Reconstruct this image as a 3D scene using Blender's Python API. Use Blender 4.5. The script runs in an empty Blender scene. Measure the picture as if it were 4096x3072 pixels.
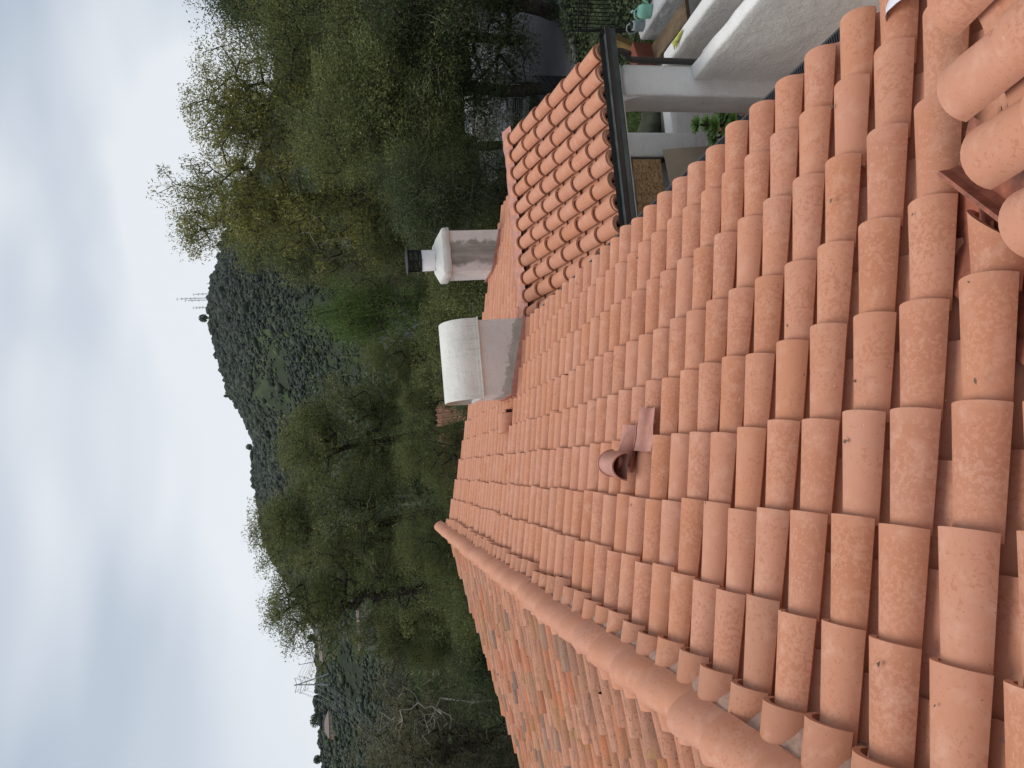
import bpy, math, random
import numpy as np
from mathutils import Vector, Matrix, noise as mnoise
R_ = math.radians
rng = np.random.default_rng(7)
random.seed(7)
S = bpy.context.scene
COL = S.collection

# ------------------------------------------------------------------ camera, sky, sun, exposure
CAM = Vector((-1.87, -1.726, 2.3253))
def cam_axes(a, b, c):
    ca, sa, cb, sb, cc, sc = math.cos(a), math.sin(a), math.cos(b), math.sin(b), math.cos(c), math.sin(c)
    Rz = Matrix(((ca, -sa, 0), (sa, ca, 0), (0, 0, 1)))
    Rx = Matrix(((1, 0, 0), (0, cb, -sb), (0, sb, cb)))
    Ry = Matrix(((cc, 0, sc), (0, 1, 0), (-sc, 0, cc)))
    return Rz @ Rx @ Ry
AX = cam_axes(-0.1047, -0.2113, 0.0695)
right, fwd, up = AX.col[0], AX.col[1], AX.col[2]
cd = bpy.data.cameras.new('camera')
cam = bpy.data.objects.new('camera', cd); COL.objects.link(cam)
mw = Matrix((( -up[0], right[0], -fwd[0], CAM[0]),      # the photograph was stored lying on its side
             ( -up[1], right[1], -fwd[1], CAM[1]),
             ( -up[2], right[2], -fwd[2], CAM[2]), (0, 0, 0, 1)))
cam.matrix_world = mw
cd.sensor_fit = 'HORIZONTAL'; cd.sensor_width = 36; cd.lens = 2840 / 4096 * 36
cd.clip_start = 0.02; cd.clip_end = 6000
S.camera = cam
S.render.resolution_x, S.render.resolution_y = 1024, 768

SUN_EL, SUN_AZ = R_(76), R_(300)       # azimuth clockwise from +Y
w = bpy.data.worlds.new('World'); S.world = w; w.use_nodes = True
nt = w.node_tree; nt.nodes.clear()
def N(nt, t, **k):
    n = nt.nodes.new(t)
    for a, v in k.items():
        if a == 'i':
            for kk, vv in v.items(): n.inputs[kk].default_value = vv
        else: setattr(n, a, v)
    return n
def ramp(nt, fac, stops, interp='LINEAR'):
    n = nt.nodes.new('ShaderNodeValToRGB'); cr = n.color_ramp; cr.interpolation = interp
    while len(cr.elements) > 1: cr.elements.remove(cr.elements[-1])
    cr.elements[0].position = stops[0][0]; cr.elements[0].color = (*stops[0][1], 1)
    for p, c in stops[1:]:
        e = cr.elements.new(p); e.color = (*c, 1)
    if fac is not None: nt.links.new(fac, n.inputs[0])
    return n
L = nt.links.new
out = N(nt, 'ShaderNodeOutputWorld'); bg = N(nt, 'ShaderNodeBackground', i={'Strength': 0.1})
sky = N(nt, 'ShaderNodeTexSky'); sky.sky_type = 'NISHITA'; sky.sun_disc = False
sky.sun_elevation = SUN_EL; sky.sun_rotation = SUN_AZ
tc = N(nt, 'ShaderNodeTexCoord')
mp = N(nt, 'ShaderNodeMapping'); mp.inputs['Rotation'].default_value = (0, R_(25), R_(40)); mp.inputs['Scale'].default_value = (1.0, 2.6, 3.4)
mp.inputs['Location'].default_value = (0.35, 0.2, 0.1)
L(tc.outputs['Generated'], mp.inputs[0])
ns = N(nt, 'ShaderNodeTexNoise', i={'Scale': 1.1, 'Detail': 3.0, 'Roughness': 0.45, 'Distortion': 0.35}); L(mp.outputs[0], ns.inputs['Vector'])
cl = ramp(nt, ns.outputs[0], [(0.36, (3.0, 3.5, 4.3)), (0.46, (3.6, 4.1, 4.8)), (0.53, (4.8, 5.2, 5.7)), (0.61, (6.4, 6.6, 6.8))])
sep = N(nt, 'ShaderNodeSeparateXYZ'); L(tc.outputs['Generated'], sep.inputs[0])
hz = ramp(nt, sep.outputs[2], [(0.0, (0.75,)*3), (0.06, (0.7,)*3), (0.22, (0.28,)*3), (0.4, (0.0,)*3)])
mx1 = N(nt, 'ShaderNodeMix', data_type='RGBA'); gx = N(nt, 'ShaderNodeMapRange', i={1: .45, 2: -.35, 3: .55, 4: 1.35}); L(sep.outputs[0], gx.inputs[0])
gm = N(nt, 'ShaderNodeMath', operation='MULTIPLY', use_clamp=True); L(hz.outputs[0], gm.inputs[0]); L(gx.outputs[0], gm.inputs[1]); L(gm.outputs[0], mx1.inputs[0]); L(cl.outputs[0], mx1.inputs[6]); mx1.inputs[7].default_value = (6.5, 6.7, 6.95, 1)
mx = N(nt, 'ShaderNodeMix', data_type='RGBA', i={0: 0.9}); L(sky.outputs[0], mx.inputs[6]); L(mx1.outputs[2], mx.inputs[7])
L(mx.outputs[2], bg.inputs[0]); L(bg.outputs[0], out.inputs[0])

sd = bpy.data.lights.new('sun', 'SUN'); sd.energy = 1.5; sd.angle = R_(35); sd.color = (1.0, 0.96, 0.91)
sun = bpy.data.objects.new('sun', sd); COL.objects.link(sun)
sdir = Vector((math.sin(SUN_AZ) * math.cos(SUN_EL), math.cos(SUN_AZ) * math.cos(SUN_EL), math.sin(SUN_EL)))
sun.rotation_euler = sdir.to_track_quat('Z', 'Y').to_euler(); sun.location = (0, 10, 30)
S.view_settings.view_transform = 'Standard'; S.view_settings.look = 'None'
S.view_settings.exposure = 0.45; S.view_settings.gamma = 1.0

# ------------------------------------------------------------------ helpers
class MB:
    """collects verts / faces / a per-vertex colour, links them as ONE mesh object"""
    def __init__(s): s.v = []; s.f = []; s.c = []; s.sm = []; s.n = 0
    def add(s, V, F, c=(0.5, 0.5, 0.5), smooth=False):
        V = np.asarray(V, float).reshape(-1, 3); o = s.n
        s.v.append(V); s.n += len(V)
        C = np.asarray(c, float)
        s.c.append(np.tile(C, (len(V), 1)) if C.ndim == 1 else C)
        for g in F: s.f.append(tuple(int(i) + o for i in g)); s.sm.append(smooth)
    def box(s, x0, x1, y0, y1, z0, z1, c=(.5,.5,.5), M=None):
        V = np.array([(x, y, z) for z in (z0, z1) for y in (y0, y1) for x in (x0, x1)], float)
        if M is not None: V = V @ np.array(M.to_3x3()).T + np.array(M.to_translation())
        s.add(V, [(0,2,3,1),(4,5,7,6),(0,1,5,4),(2,6,7,3),(0,4,6,2),(1,3,7,5)], c)
    def tube(s, pts, rads, n=8, c=(.5,.5,.5), caps=True, smooth=True):
        pts = [Vector(p) for p in pts]
        if not hasattr(rads, '__len__'): rads = [rads] * len(pts)
        V = []; 
        t0 = (pts[1] - pts[0]).normalized(); ref = Vector((0,0,1)) if abs(t0.z) < .9 else Vector((1,0,0))
        u = t0.cross(ref).normalized()
        for i, p in enumerate(pts):
            t = (pts[min(i+1, len(pts)-1)] - pts[max(i-1, 0)]).normalized()
            u = (u - t * u.dot(t)).normalized(); v = t.cross(u)
            for k in range(n):
                a = 2*math.pi*k/n; V.append(p + (u*math.cos(a) + v*math.sin(a)) * rads[i])
        F = [(i*n+k, i*n+(k+1)%n, (i+1)*n+(k+1)%n, (i+1)*n+k) for i in range(len(pts)-1) for k in range(n)]
        s.add([tuple(q) for q in V], F, c, smooth)
        if caps:
            m = len(V); s.add([tuple(q) for q in V[:n]], [tuple(range(n))[::-1]], c); s.add([tuple(q) for q in V[m-n:]], [tuple(range(n))], c)
    def lathe(s, prof, ctr, n=20, c=(.5,.5,.5), smooth=True):
        V = [(ctr[0]+r*math.cos(2*math.pi*k/n), ctr[1]+r*math.sin(2*math.pi*k/n), ctr[2]+z) for r, z in prof for k in range(n)]
        F = [(i*n+k, i*n+(k+1)%n, (i+1)*n+(k+1)%n, (i+1)*n+k) for i in range(len(prof)-1) for k in range(n)]
        s.add(V, F, c, smooth)
    def build(s, name, mat, parent=None, loc=(0,0,0)):
        V = np.concatenate(s.v); C = np.concatenate(s.c)
        me = bpy.data.meshes.new(name)
        me.vertices.add(len(V)); me.vertices.foreach_set('co', V.ravel())
        tot = np.array([len(f) for f in s.f]); idx = np.fromiter((i for f in s.f for i in f), dtype=np.int32)
        me.loops.add(len(idx)); me.loops.foreach_set('vertex_index', idx)
        me.polygons.add(len(tot)); st = np.concatenate([[0], np.cumsum(tot)[:-1]])
        me.polygons.foreach_set('loop_start', st.astype(np.int32)); me.polygons.foreach_set('loop_total', tot.astype(np.int32))
        me.polygons.foreach_set('use_smooth', np.array(s.sm, bool))
        at = me.attributes.new('tv', 'FLOAT_COLOR', 'POINT'); at.data.foreach_set('color', np.hstack([C, np.ones((len(C), 1))]).ravel())
        me.update(calc_edges=True); me.validate()
        me.materials.append(mat)
        o = bpy.data.objects.new(name, me); COL.objects.link(o); o.location = loc
        if parent is not None: o.parent = parent
        return o

def mesh_np(name, V, F, C, mat, smooth=False):
    """fast path: F is an (n,k) array of equal-size faces"""
    me = bpy.data.meshes.new(name); k = F.shape[1]
    me.vertices.add(len(V)); me.vertices.foreach_set('co', V.astype(np.float32).ravel())
    me.loops.add(F.size); me.loops.foreach_set('vertex_index', F.astype(np.int32).ravel())
    me.polygons.add(len(F)); me.polygons.foreach_set('loop_start', (np.arange(len(F))*k).astype(np.int32))
    me.polygons.foreach_set('loop_total', np.full(len(F), k, np.int32))
    me.polygons.foreach_set('use_smooth', np.full(len(F), smooth, bool))
    if C is not None:
        at = me.attributes.new('tv', 'FLOAT_COLOR', 'POINT'); at.data.foreach_set('color', np.hstack([C, np.ones((len(C), 1))]).astype(np.float32).ravel())
    me.update(calc_edges=True)
    me.materials.append(mat)
    return me
def link(name, me, parent=None, loc=(0,0,0)):
    o = bpy.data.objects.new(name, me); COL.objects.link(o); o.location = loc
    if parent is not None: o.parent = parent
    return o
def tag(o, label=None, cat=None, group=None, kind=None):
    if label: o['label'] = label
    if cat: o['category'] = cat
    if group: o['group'] = group
    if kind: o['kind'] = kind
    return o
def empty(name, loc=(0,0,0), rz=0, label=None, cat=None, group=None):
    o = bpy.data.objects.new(name, None); COL.objects.link(o); o.location = loc; o.rotation_euler.z = rz
    o.empty_display_size = .2
    return tag(o, label, cat, group)

# ------------------------------------------------------------------ materials
def mat_new(name, rough=0.8, spec=0.3, metal=0.0):
    m = bpy.data.materials.new(name); m.use_nodes = True; nt = m.node_tree
    b = nt.nodes['Principled BSDF']; b.inputs['Roughness'].default_value = rough
    b.inputs['Specular IOR Level'].default_value = spec; b.inputs['Metallic'].default_value = metal
    return m, nt, b
def obj_noise(nt, scale, detail=4, rough=.55, vec=None, dist=0):
    if vec is None:
        t = N(nt, 'ShaderNodeTexCoord'); vec = t.outputs['Object']
    n = N(nt, 'ShaderNodeTexNoise', i={'Scale': scale, 'Detail': detail, 'Roughness': rough, 'Distortion': dist})
    nt.links.new(vec, n.inputs['Vector']); return n.outputs[0]
def bump(nt, b, h, strength=.3, dist=.01, prev=None):
    n = N(nt, 'ShaderNodeBump', i={'Strength': strength, 'Distance': dist}); nt.links.new(h, n.inputs['Height'])
    if prev is not None: nt.links.new(prev, n.inputs['Normal'])
    nt.links.new(n.outputs[0], b.inputs['Normal']); return n.outputs[0]
def mixc(nt, fac, a, b, mode='MIX'):
    m = N(nt, 'ShaderNodeMix', data_type='RGBA', blend_type=mode)
    for k, v in ((0, fac), (6, a), (7, b)):
        if isinstance(v, (int, float)): m.inputs[k].default_value = v
        elif isinstance(v, tuple): m.inputs[k].default_value = (*v, 1)
        else: nt.links.new(v, m.inputs[k])
    return m.outputs[2]
def simple(name, col, rough=.7, var=.15, scale=6, bmp=0, bscale=60, metal=0, spec=.3):
    m, nt, b = mat_new(name, rough, spec, metal)
    f = obj_noise(nt, scale)
    r = ramp(nt, f, [(.3, tuple(c*(1-var) for c in col)), (.7, tuple(min(1, c*(1+var)) for c in col))])
    nt.links.new(r.outputs[0], b.inputs['Base Color'])
    if bmp: bump(nt, b, obj_noise(nt, bscale), bmp)
    return m

def tile_mat(name, old=False):
    m, nt, b = mat_new(name, .82, .22)
    at = N(nt, 'ShaderNodeAttribute', attribute_name='tv'); sp = N(nt, 'ShaderNodeSeparateColor'); nt.links.new(at.outputs['Color'], sp.inputs[0])
    r1, r2, sl = sp.outputs[0], sp.outputs[1], sp.outputs[2]     # tile random, mottling amount, place along the tile
    tcn = N(nt, 'ShaderNodeTexCoord')
    off = N(nt, 'ShaderNodeVectorMath', operation='SCALE'); 
    cmb = N(nt, 'ShaderNodeCombineXYZ'); nt.links.new(r1, cmb.inputs[0]); nt.links.new(r2, cmb.inputs[1]); nt.links.new(r1, cmb.inputs[2])
    nt.links.new(cmb.outputs[0], off.inputs[0]); off.inputs['Scale'].default_value = 37
    vadd = N(nt, 'ShaderNodeVectorMath', operation='ADD'); nt.links.new(tcn.outputs['Object'], vadd.inputs[0]); nt.links.new(off.outputs[0], vadd.inputs[1])
    v = vadd.outputs[0]
    if old:
        base = ramp(nt, r1, [(0, (.44,.15,.075)), (.14, (.54,.225,.13)), (.28, (.42,.20,.13)), (.42, (.56,.265,.165)), (.55, (.38,.175,.10)), (.66, (.54,.19,.09)), (.74, (.54,.26,.165)), (.88, (.47,.205,.125)), (.92, (.24,.145,.105)), (.95, (.20,.13,.10)), (1, (.48,.27,.185))]).outputs[0]
        n1 = obj_noise(nt, 9, 6, .65, v)
        g = ramp(nt, n1, [(.50, (0,0,0)), (.68, (.75,.75,.75))]).outputs[0]
        base = mixc(nt, g, base, (.36,.17,.09))
        # lichen / moss on some tiles
        n2 = obj_noise(nt, 1.3, 4, .6)
        mm = ramp(nt, n2, [(.55, (0,0,0)), (.64, (1,1,1))]).outputs[0]
        n3 = ramp(nt, obj_noise(nt, 22, 5, .7, v), [(.44, (0,0,0)), (.60, (1,1,1))]).outputs[0]
        f = mixc(nt, 1.0, mm, n3, 'MULTIPLY'); f2 = mixc(nt, 1.0, f, (.75,.75,.75), 'MULTIPLY')
        base = mixc(nt, f2, base, (.30,.20,.045))
        mps = N(nt, 'ShaderNodeMapping'); mps.inputs['Scale'].default_value = (3, 42, 10); nt.links.new(v, mps.inputs[0])
        base = mixc(nt, ramp(nt, obj_noise(nt, 1, 5, .65, mps.outputs[0]), [(.48, (0,0,0)), (.68, (.6,.6,.6))]).outputs[0], base, (.20,.13,.09))
        n4 = ramp(nt, obj_noise(nt, 60, 3, .6, v), [(.58, (0,0,0)), (.68, (.8,.8,.8))]).outputs[0]
        base = mixc(nt, n4, base, (.13,.09,.065))
        nt.links.new(base, b.inputs['Base Color'])
        bump(nt, b, obj_noise(nt, 70, 5, .65, v), .55, .006)
        return m
    base = ramp(nt, r1, [(0, (.51,.230,.138)), (.25, (.535,.254,.162)), (.5, (.55,.268,.178)), (.75, (.56,.264,.164)), (.9, (.52,.236,.140)), (.96, (.46,.225,.146)), (1, (.43,.205,.132))]).outputs[0]
    # the mottled firing marks: blotches with crisp edges, stronger on some tiles
    nb = obj_noise(nt, 60, 3.0, .58, v, .5)
    n0 = obj_noise(nt, 4.5, 2, .5, v)
    th = N(nt, 'ShaderNodeMath', operation='MULTIPLY_ADD', i={1: .32}); nt.links.new(n0, th.inputs[0])
    mam = N(nt, 'ShaderNodeMath', operation='MULTIPLY_ADD', i={1: -.21, 2: .46}); nt.links.new(r2, mam.inputs[0]); nt.links.new(mam.outputs[0], th.inputs[2])
    df = N(nt, 'ShaderNodeMath', operation='SUBTRACT'); nt.links.new(nb, df.inputs[0]); nt.links.new(th.outputs[0], df.inputs[1])
    bl = ramp(nt, df.outputs[0], [(0.0, (0,0,0)), (.055, (1,1,1))]).outputs[0]
    # blotches fade out near the lower end of each tile
    fd = ramp(nt, sl, [(0.0, (.25,)*3), (.16, (.8,)*3), (.5, (.9,)*3), (.85, (.5,)*3), (1, (.2,)*3)]).outputs[0]
    blf = mixc(nt, 1.0, bl, fd, 'MULTIPLY')
    dark = mixc(nt, 1.0, base, (.84,.75,.685), 'MULTIPLY')
    c1 = mixc(nt, blf, base, dark)
    # slow changes of tone and pale dust
    n5 = obj_noise(nt, 3.2, 3, .5)
    c2 = mixc(nt, ramp(nt, n5, [(.35, (0,0,0)), (.65, (.35,.35,.35))]).outputs[0], c1, (.55,.225,.115))
    n6 = ramp(nt, obj_noise(nt, 11, 5, .6, v), [(.52, (0,0,0)), (.75, (.45,.45,.45))]).outputs[0]
    c3 = mixc(nt, n6, c2, (.69,.40,.29))
    # scratches
    mpv = N(nt, 'ShaderNodeMapping'); mpv.inputs['Scale'].default_value = (30, 160, 30); nt.links.new(v, mpv.inputs[0])
    sc = ramp(nt, obj_noise(nt, 1, 2, .5, mpv.outputs[0]), [(.745, (0,0,0)), (.77, (.7,.7,.7))]).outputs[0]
    c4 = mixc(nt, sc, c3, (.74,.46,.33))
    # tiny dark specks
    spk = ramp(nt, obj_noise(nt, 95, 2, .5, v), [(.735, (0,0,0)), (.75, (.8,.8,.8))]).outputs[0]
    c5 = mixc(nt, spk, c4, (.25,.10,.06))
    nt.links.new(c5, b.inputs['Base Color'])
    p = bump(nt, b, obj_noise(nt, 130, 4, .6, v), .22, .003)
    bump(nt, b, obj_noise(nt, 14, 3, .5, v), .12, .012, p)
    return m
M_TILE = tile_mat('terracotta'); M_OLD = tile_mat('weathered_terracotta', True)

def stucco(name, col=(.70,.69,.66), stain=None, bs=38):
    m, nt, b = mat_new(name, .9, .15)
    n = obj_noise(nt, 2.2, 5, .6)
    c = ramp(nt, n, [(.3, tuple(x*.86 for x in col)), (.65, col)]).outputs[0]
    sp = ramp(nt, obj_noise(nt, 26, 5, .65), [(.6, (0,0,0)), (.78, (.45,)*3)]).outputs[0]
    c = mixc(nt, sp, c, tuple(x*.62 for x in col))
    if stain is not None:
        tcn = N(nt, 'ShaderNodeTexCoord'); s3 = N(nt, 'ShaderNodeSeparateXYZ'); nt.links.new(tcn.outputs['Object'], s3.inputs[0])
        c = stain(nt, s3, c)
    nt.links.new(c, b.inputs['Base Color'])
    p = bump(nt, b, obj_noise(nt, bs, 5, .65, dist=.8), .8, .018)
    bump(nt, b, obj_noise(nt, 6, 3, .55), .45, .05, p)
    return m
def math_(nt, op, a, b=None, c=None):
    n = N(nt, 'ShaderNodeMath', operation=op)
    for i, v in enumerate((a, b, c)):
        if v is None: continue
        if isinstance(v, (int, float)): n.inputs[i].default_value = v
        else: nt.links.new(v, n.inputs[i])
    return n.outputs[0]
def stain_box(nt, s3, c):      # damp grey band that follows the roof at the foot
    d = math_(nt, 'ADD', s3.outputs[2], math_(nt, 'MULTIPLY', s3.outputs[0], .2635))
    n = obj_noise(nt, 9, 8, .75)
    f = math_(nt, 'ADD', d, math_(nt, 'MULTIPLY_ADD', n, -.42, .0))
    k = ramp(nt, f, [(-.0, (.9,.9,.9)), (.03, (0,0,0))]).outputs[0]
    g = ramp(nt, obj_noise(nt, 7, 6, .7), [(.3, (.33,.315,.265)), (.7, (.52,.50,.44))]).outputs[0]
    return mixc(nt, k, c, g)
def stain_hood(nt, s3, c):      # faint rain streaks and rusty dots on the metal hood
    tcn = N(nt, 'ShaderNodeTexCoord'); mpv = N(nt, 'ShaderNodeMapping'); mpv.inputs['Scale'].default_value = (26, 1.5, 1.5); nt.links.new(tcn.outputs['Object'], mpv.inputs[0])
    k = ramp(nt, obj_noise(nt, 1.3, 5, .7, mpv.outputs[0]), [(.50, (0,0,0)), (.68, (.55,.55,.55))]).outputs[0]
    lo = ramp(nt, s3.outputs[2], [(.80, (1,1,1)), (1.12, (.25,.25,.25))]).outputs[0]
    c = mixc(nt, mixc(nt, 1.0, k, lo, 'MULTIPLY'), c, (.46,.44,.38))
    d = ramp(nt, obj_noise(nt, 34, 3, .6), [(.66, (0,0,0)), (.72, (.7,.7,.7))]).outputs[0]
    return mixc(nt, d, c, (.52,.42,.30))
def stain_chimney(nt, s3, c):
    n = obj_noise(nt, 5.5, 8, .74)
    x = math_(nt, 'ABSOLUTE', math_(nt, 'SUBTRACT', s3.outputs[0], 2.13))
    f = math_(nt, 'ADD', x, math_(nt, 'MULTIPLY_ADD', n, .5, -.40))
    k = ramp(nt, f, [(.05, (1,1,1)), (.12, (0,0,0))]).outputs[0]
    mpv = N(nt, 'ShaderNodeMapping'); mpv.inputs['Scale'].default_value = (9, 9, 1.4); tcn = N(nt, 'ShaderNodeTexCoord'); nt.links.new(tcn.outputs['Object'], mpv.inputs[0])
    st = ramp(nt, obj_noise(nt, 1.2, 4, .6, mpv.outputs[0]), [(.3, (.25,.235,.20)), (.7, (.47,.45,.40))]).outputs[0]
    return mixc(nt, k, c, st)
M_STUC = stucco('stucco', (.84,.825,.785)); M_STUCB = stucco('stucco_box', (.82,.785,.735), stain_box, 55); M_STUCC = stucco('stucco_chimney', (.82,.79,.745), stain_chimney, 55)
M_HOOD = stucco('painted_metal_hood', (.82,.795,.725), stain_hood, 90)
M_FLASH = simple('painted_flashing', (.47,.22,.165), .45, .2, 9, .3, 12)
M_BRONZE = simple('bronze_metal', (.030,.026,.024), .35, .2, 8, 0, metal=.0, spec=.6)
M_GUTIN = simple('gutter_inside', (.07,.085,.08), .25, .3, 5, 0, spec=.7)
M_BLACK = simple('black_iron', (.012,.012,.013), .5, .2)
M_MESH = simple('gutter_mesh', (.03,.03,.032), .5, .3)
M_DECK = simple('underlay', (.055,.035,.026), .95, .3)
M_WHITE = simple('white_paint', (.80,.79,.77), .5, .05)
M_MORTAR = simple('mortar', (.40,.25,.19), .95, .25, 14, .9, 35)
M_FLASHV = simple('valley_metal', (.30,.105,.065), .4, .45, 13, .2, 20)

# ------------------------------------------------------------------ roof tiles
A = 0.2576; TA = math.tan(A); PITCH = 0.2594
NA = 12
TH = np.linspace(0, math.pi, NA + 1)
TS = np.linspace(R_(15), math.pi - R_(15), NA + 1)      # cover tiles: a little less than a half circle
class Frame:
    """origin O, unit down-slope S, across E, normal Nn"""
    def __init__(s, O, Sd, E):
        s.O = np.array(O, float); s.S = np.array(Sd, float); s.E = np.array(E, float); s.N = np.cross(s.S, s.E)
        if s.N[2] < 0: s.N = -s.N
    def P(s, a, e, h): 
        a, e, h = np.broadcast_arrays(a, e, h)
        return s.O + a[..., None]*s.S + e[..., None]*s.E + h[..., None]*s.N
def tile(mb, fr, s0, e0, length=.41, w0=.101, w1=.080, ht0=.080, ht1=.066, h0=.0, h1=-.024, th=.013, pan=False, rnd=None, mot=None, sag=None, jit=1.0, cut=None, nl=4):
    """s0 = slope coordinate of the low end, e0 = centre across; cut(x, y) gives how far up-slope the low end is trimmed"""
    r = rng.random(4) if rnd is None else None
    c1 = rng.random() if rnd is None else rnd; c2 = rng.random() if mot is None else mot
    de = rng.normal(0, .0028)*jit; dr = rng.normal(0, .007)*jit; dh = rng.normal(0, .0025)*jit; ds = rng.normal(0, .006)*jit
    t = np.linspace(0, 1, nl+1)[:, None]; th_ = TS[None, :]
    def surf(dr_):
        w_ = w0 + (w1-w0)*t + dr_; hh = ht0 + (ht1-ht0)*t + dr_
        e = -w_*np.cos(th_)/math.cos(TS[0]); z = hh*(np.sin(th_) - math.sin(TS[0]))/(1 - math.sin(TS[0])) + (dr_ if not pan else 0)
        if pan: z = -z
        return e, z + 0*t
    res = []
    for k, d_ in enumerate((0.0, -th)):
        e, z = surf(d_)
        tt = t.copy() + 0*e
        if cut is not None:
            lim = cut(e); tt = lim + (1-lim)*tt
        a = -length*tt
        hb = h0 + (h1-h0)*tt
        H = hb + z + dh
        Aa = s0 + ds + a; Ee = e0 + de + e + dr*(tt*length)
        if sag is not None: H = H + sag(Aa)
        res.append(fr.P(Aa, Ee, H))
    n1 = NA + 1; rows = nl + 1
    tcol = np.zeros((rows, n1, 3)); tcol[..., 0] = c1; tcol[..., 1] = c2; tcol[..., 2] = t
    tcf = tcol.reshape(-1, 3)
    F = [(i*n1+k, i*n1+k+1, (i+1)*n1+k+1, (i+1)*n1+k) for i in range(rows-1) for k in range(NA)]
    mb.add(res[0].reshape(-1, 3), F, tcf, True)
    mb.add(res[1].reshape(-1, 3), [f[::-1] for f in F], tcf, True)
    o, q = res[0], res[1]
    # low-end rim and the two long edges
    V = np.concatenate([o[0], q[0]]); mb.add(V, [(k, n1+k, n1+k+1, k+1) for k in range(NA)], np.tile([c1, c2, .0], (len(V), 1)))
    for j in (0, NA):
        V = np.concatenate([o[:, j], q[:, j]]); mb.add(V, [(k, k+1, rows+k+1, rows+k) for k in range(rows-1)], np.tile([c1, c2, .5], (len(V), 1)))
def sag(a):      # the rafters dip a little in mid slope and kick up at the ridge
    x = (a + 1.35) / 1.65
    return .022*np.clip(x, -1.2, 1.2)**2 - .014

rake = lambda: 12.3
MAIN = Frame((0, 0, 0), (math.cos(A), 0, -math.sin(A)), (0, 1, 0))
SC = [-0.074, -0.38, -0.748, -1.146, -1.522, -1.905, -2.284, -2.66]
house = empty('stucco_house', (-3, 5, -3.35), 0, 'white stucco house under a terracotta barrel tile roof seen from its ridge', 'house')
HP = Vector((3, -5, 3.35))     # children are modelled in world space
def hbuild(mb, name, mat, parent=None):
    if parent is None: o = mb.build(name, mat, house); o.location = HP
    else: o = mb.build(name, mat, parent); o.location = (0, 0, 0)
    return o

def tile_rnd(k, c): return float(np.clip(rng.beta(2.2, 2.2), 0, 1))
mb = MB()
NK = 47
def valley_lim(s):     # Y of the valley centre where the near wing cuts the main slope
    return s*math.cos(A) + 1.36
for k in range(-9, NK):
    ec = k*PITCH + .101
    far = ec > 8.15
    lst = list(enumerate(SC))
    if far: lst = [(-j, SC[0] + .379*j + .0) for j in range(1, 10)] + lst
    for c, s in lst:
        if ec < .3*1 and s > ec - 1.36 + .05 - .0 and k < 1:     # beyond the valley
            # first uphill tile of the column is cut to the valley line
            if s - .455 > ec - 1.40 - .12: continue
        if k == 1 and c == 0: pass
        cutf = None
        if k < 1:
            y0 = ec; s00 = s
            def cutf(e, y0=y0, s00=s00):
                lim_s = (y0 + e - 1.40)/math.cos(A)        # low end may not pass this
                return np.clip((s00 - lim_s)/.455, 0, .97)
        mot = np.clip(rng.beta(1.3, 1.2) * (1.0 if ec < 4 else .7), 0, 1)
        tile(mb, MAIN, s, ec, rnd=tile_rnd(k, c), mot=mot, sag=sag, cut=cutf, nl=4 if k < 14 else 2, jit=1.4)
        # pan between this column and the next
        sp = s - .13 + rng.normal(0, .008)
        cutp = None
        if k < 1:
            def cutp(e, y0=ec - PITCH/2, s00=sp):
                return np.clip((s00 - (y0 + e - 1.37)/math.cos(A))/.455, 0, .97)
        tile(mb, MAIN, sp, ec - PITCH/2, w0=.104, w1=.118, ht0=.050, ht1=.060, h0=-.020, h1=-.040, pan=True, rnd=tile_rnd(k, c), mot=mot*.3, sag=sag, cut=cutp, nl=2)
    if not far or True:
        # eave starter pan
        if not far and k >= 1: tile(mb, MAIN, .03 - .08, ec - PITCH/2, w0=.10, w1=.115, ht0=.055, ht1=.06, h0=-.008, h1=-.03, pan=True, sag=sag, nl=1)
hbuild(mb, 'tiled_roof', M_TILE)
# short starter tiles tucked under the ridge, tanner and dirtier
def booster():
    mb = MB()
    for k in range(-9, NK):
        ec = k*PITCH + .101
        tile(mb, MAIN, -3.016 + rng.normal(0, .01), ec + rng.normal(0, .004), length=.27, w0=.107, w1=.100, ht0=.092, ht1=.088, h0=.010, h1=.006, rnd=.93 + .07*rng.random(), mot=.35*rng.random(), sag=sag, jit=1.6, nl=2)
    return mb
hbuild(booster(), 'ridge_starter_tiles', M_TILE)

# decking under the tiles (brown underlay), main right slope + far bay
mb = MB()
def slab(mb, P, th=.05):
    P = [Vector(p) for p in P]; n = (P[1]-P[0]).cross(P[2]-P[0]).normalized()
    if n.z < 0: P = P[::-1]; n = -n
    k = len(P); V = [tuple(p) for p in P] + [tuple(p - n*th) for p in P]
    mb.add(V, [tuple(range(k)), tuple(range(2*k-1, k-1, -1))] + [(i, i+k, (i+1) % k+k, (i+1) % k) for i in range(k)])
dz = -.135
pz = lambda x: -x*TA
slab(mb, [(-3.1, -3, pz(-3.1)+dz), (-.05, -3, pz(-.05)+dz), (-.05, 12.2, pz(-.05)+dz), (-3.1, 12.2, pz(-3.1)+dz)])
slab(mb, [(-.05, 8.2, pz(-.05)+dz), (3.2, 8.2, pz(3.2)+dz), (3.2, 12.2, pz(3.2)+dz), (-.05, 12.2, pz(-.05)+dz)])
ZR = 3.08*TA
TL = .222; AL = math.atan(TL)
slab(mb, [(-3.1, -3, ZR+dz), (-8.6, -3, ZR-5.5*TL+dz), (-8.6, 11.8, ZR-5.5*TL+dz), (-3.1, 12.2, ZR+dz)])
hbuild(mb, 'roof_deck', M_DECK)

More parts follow.
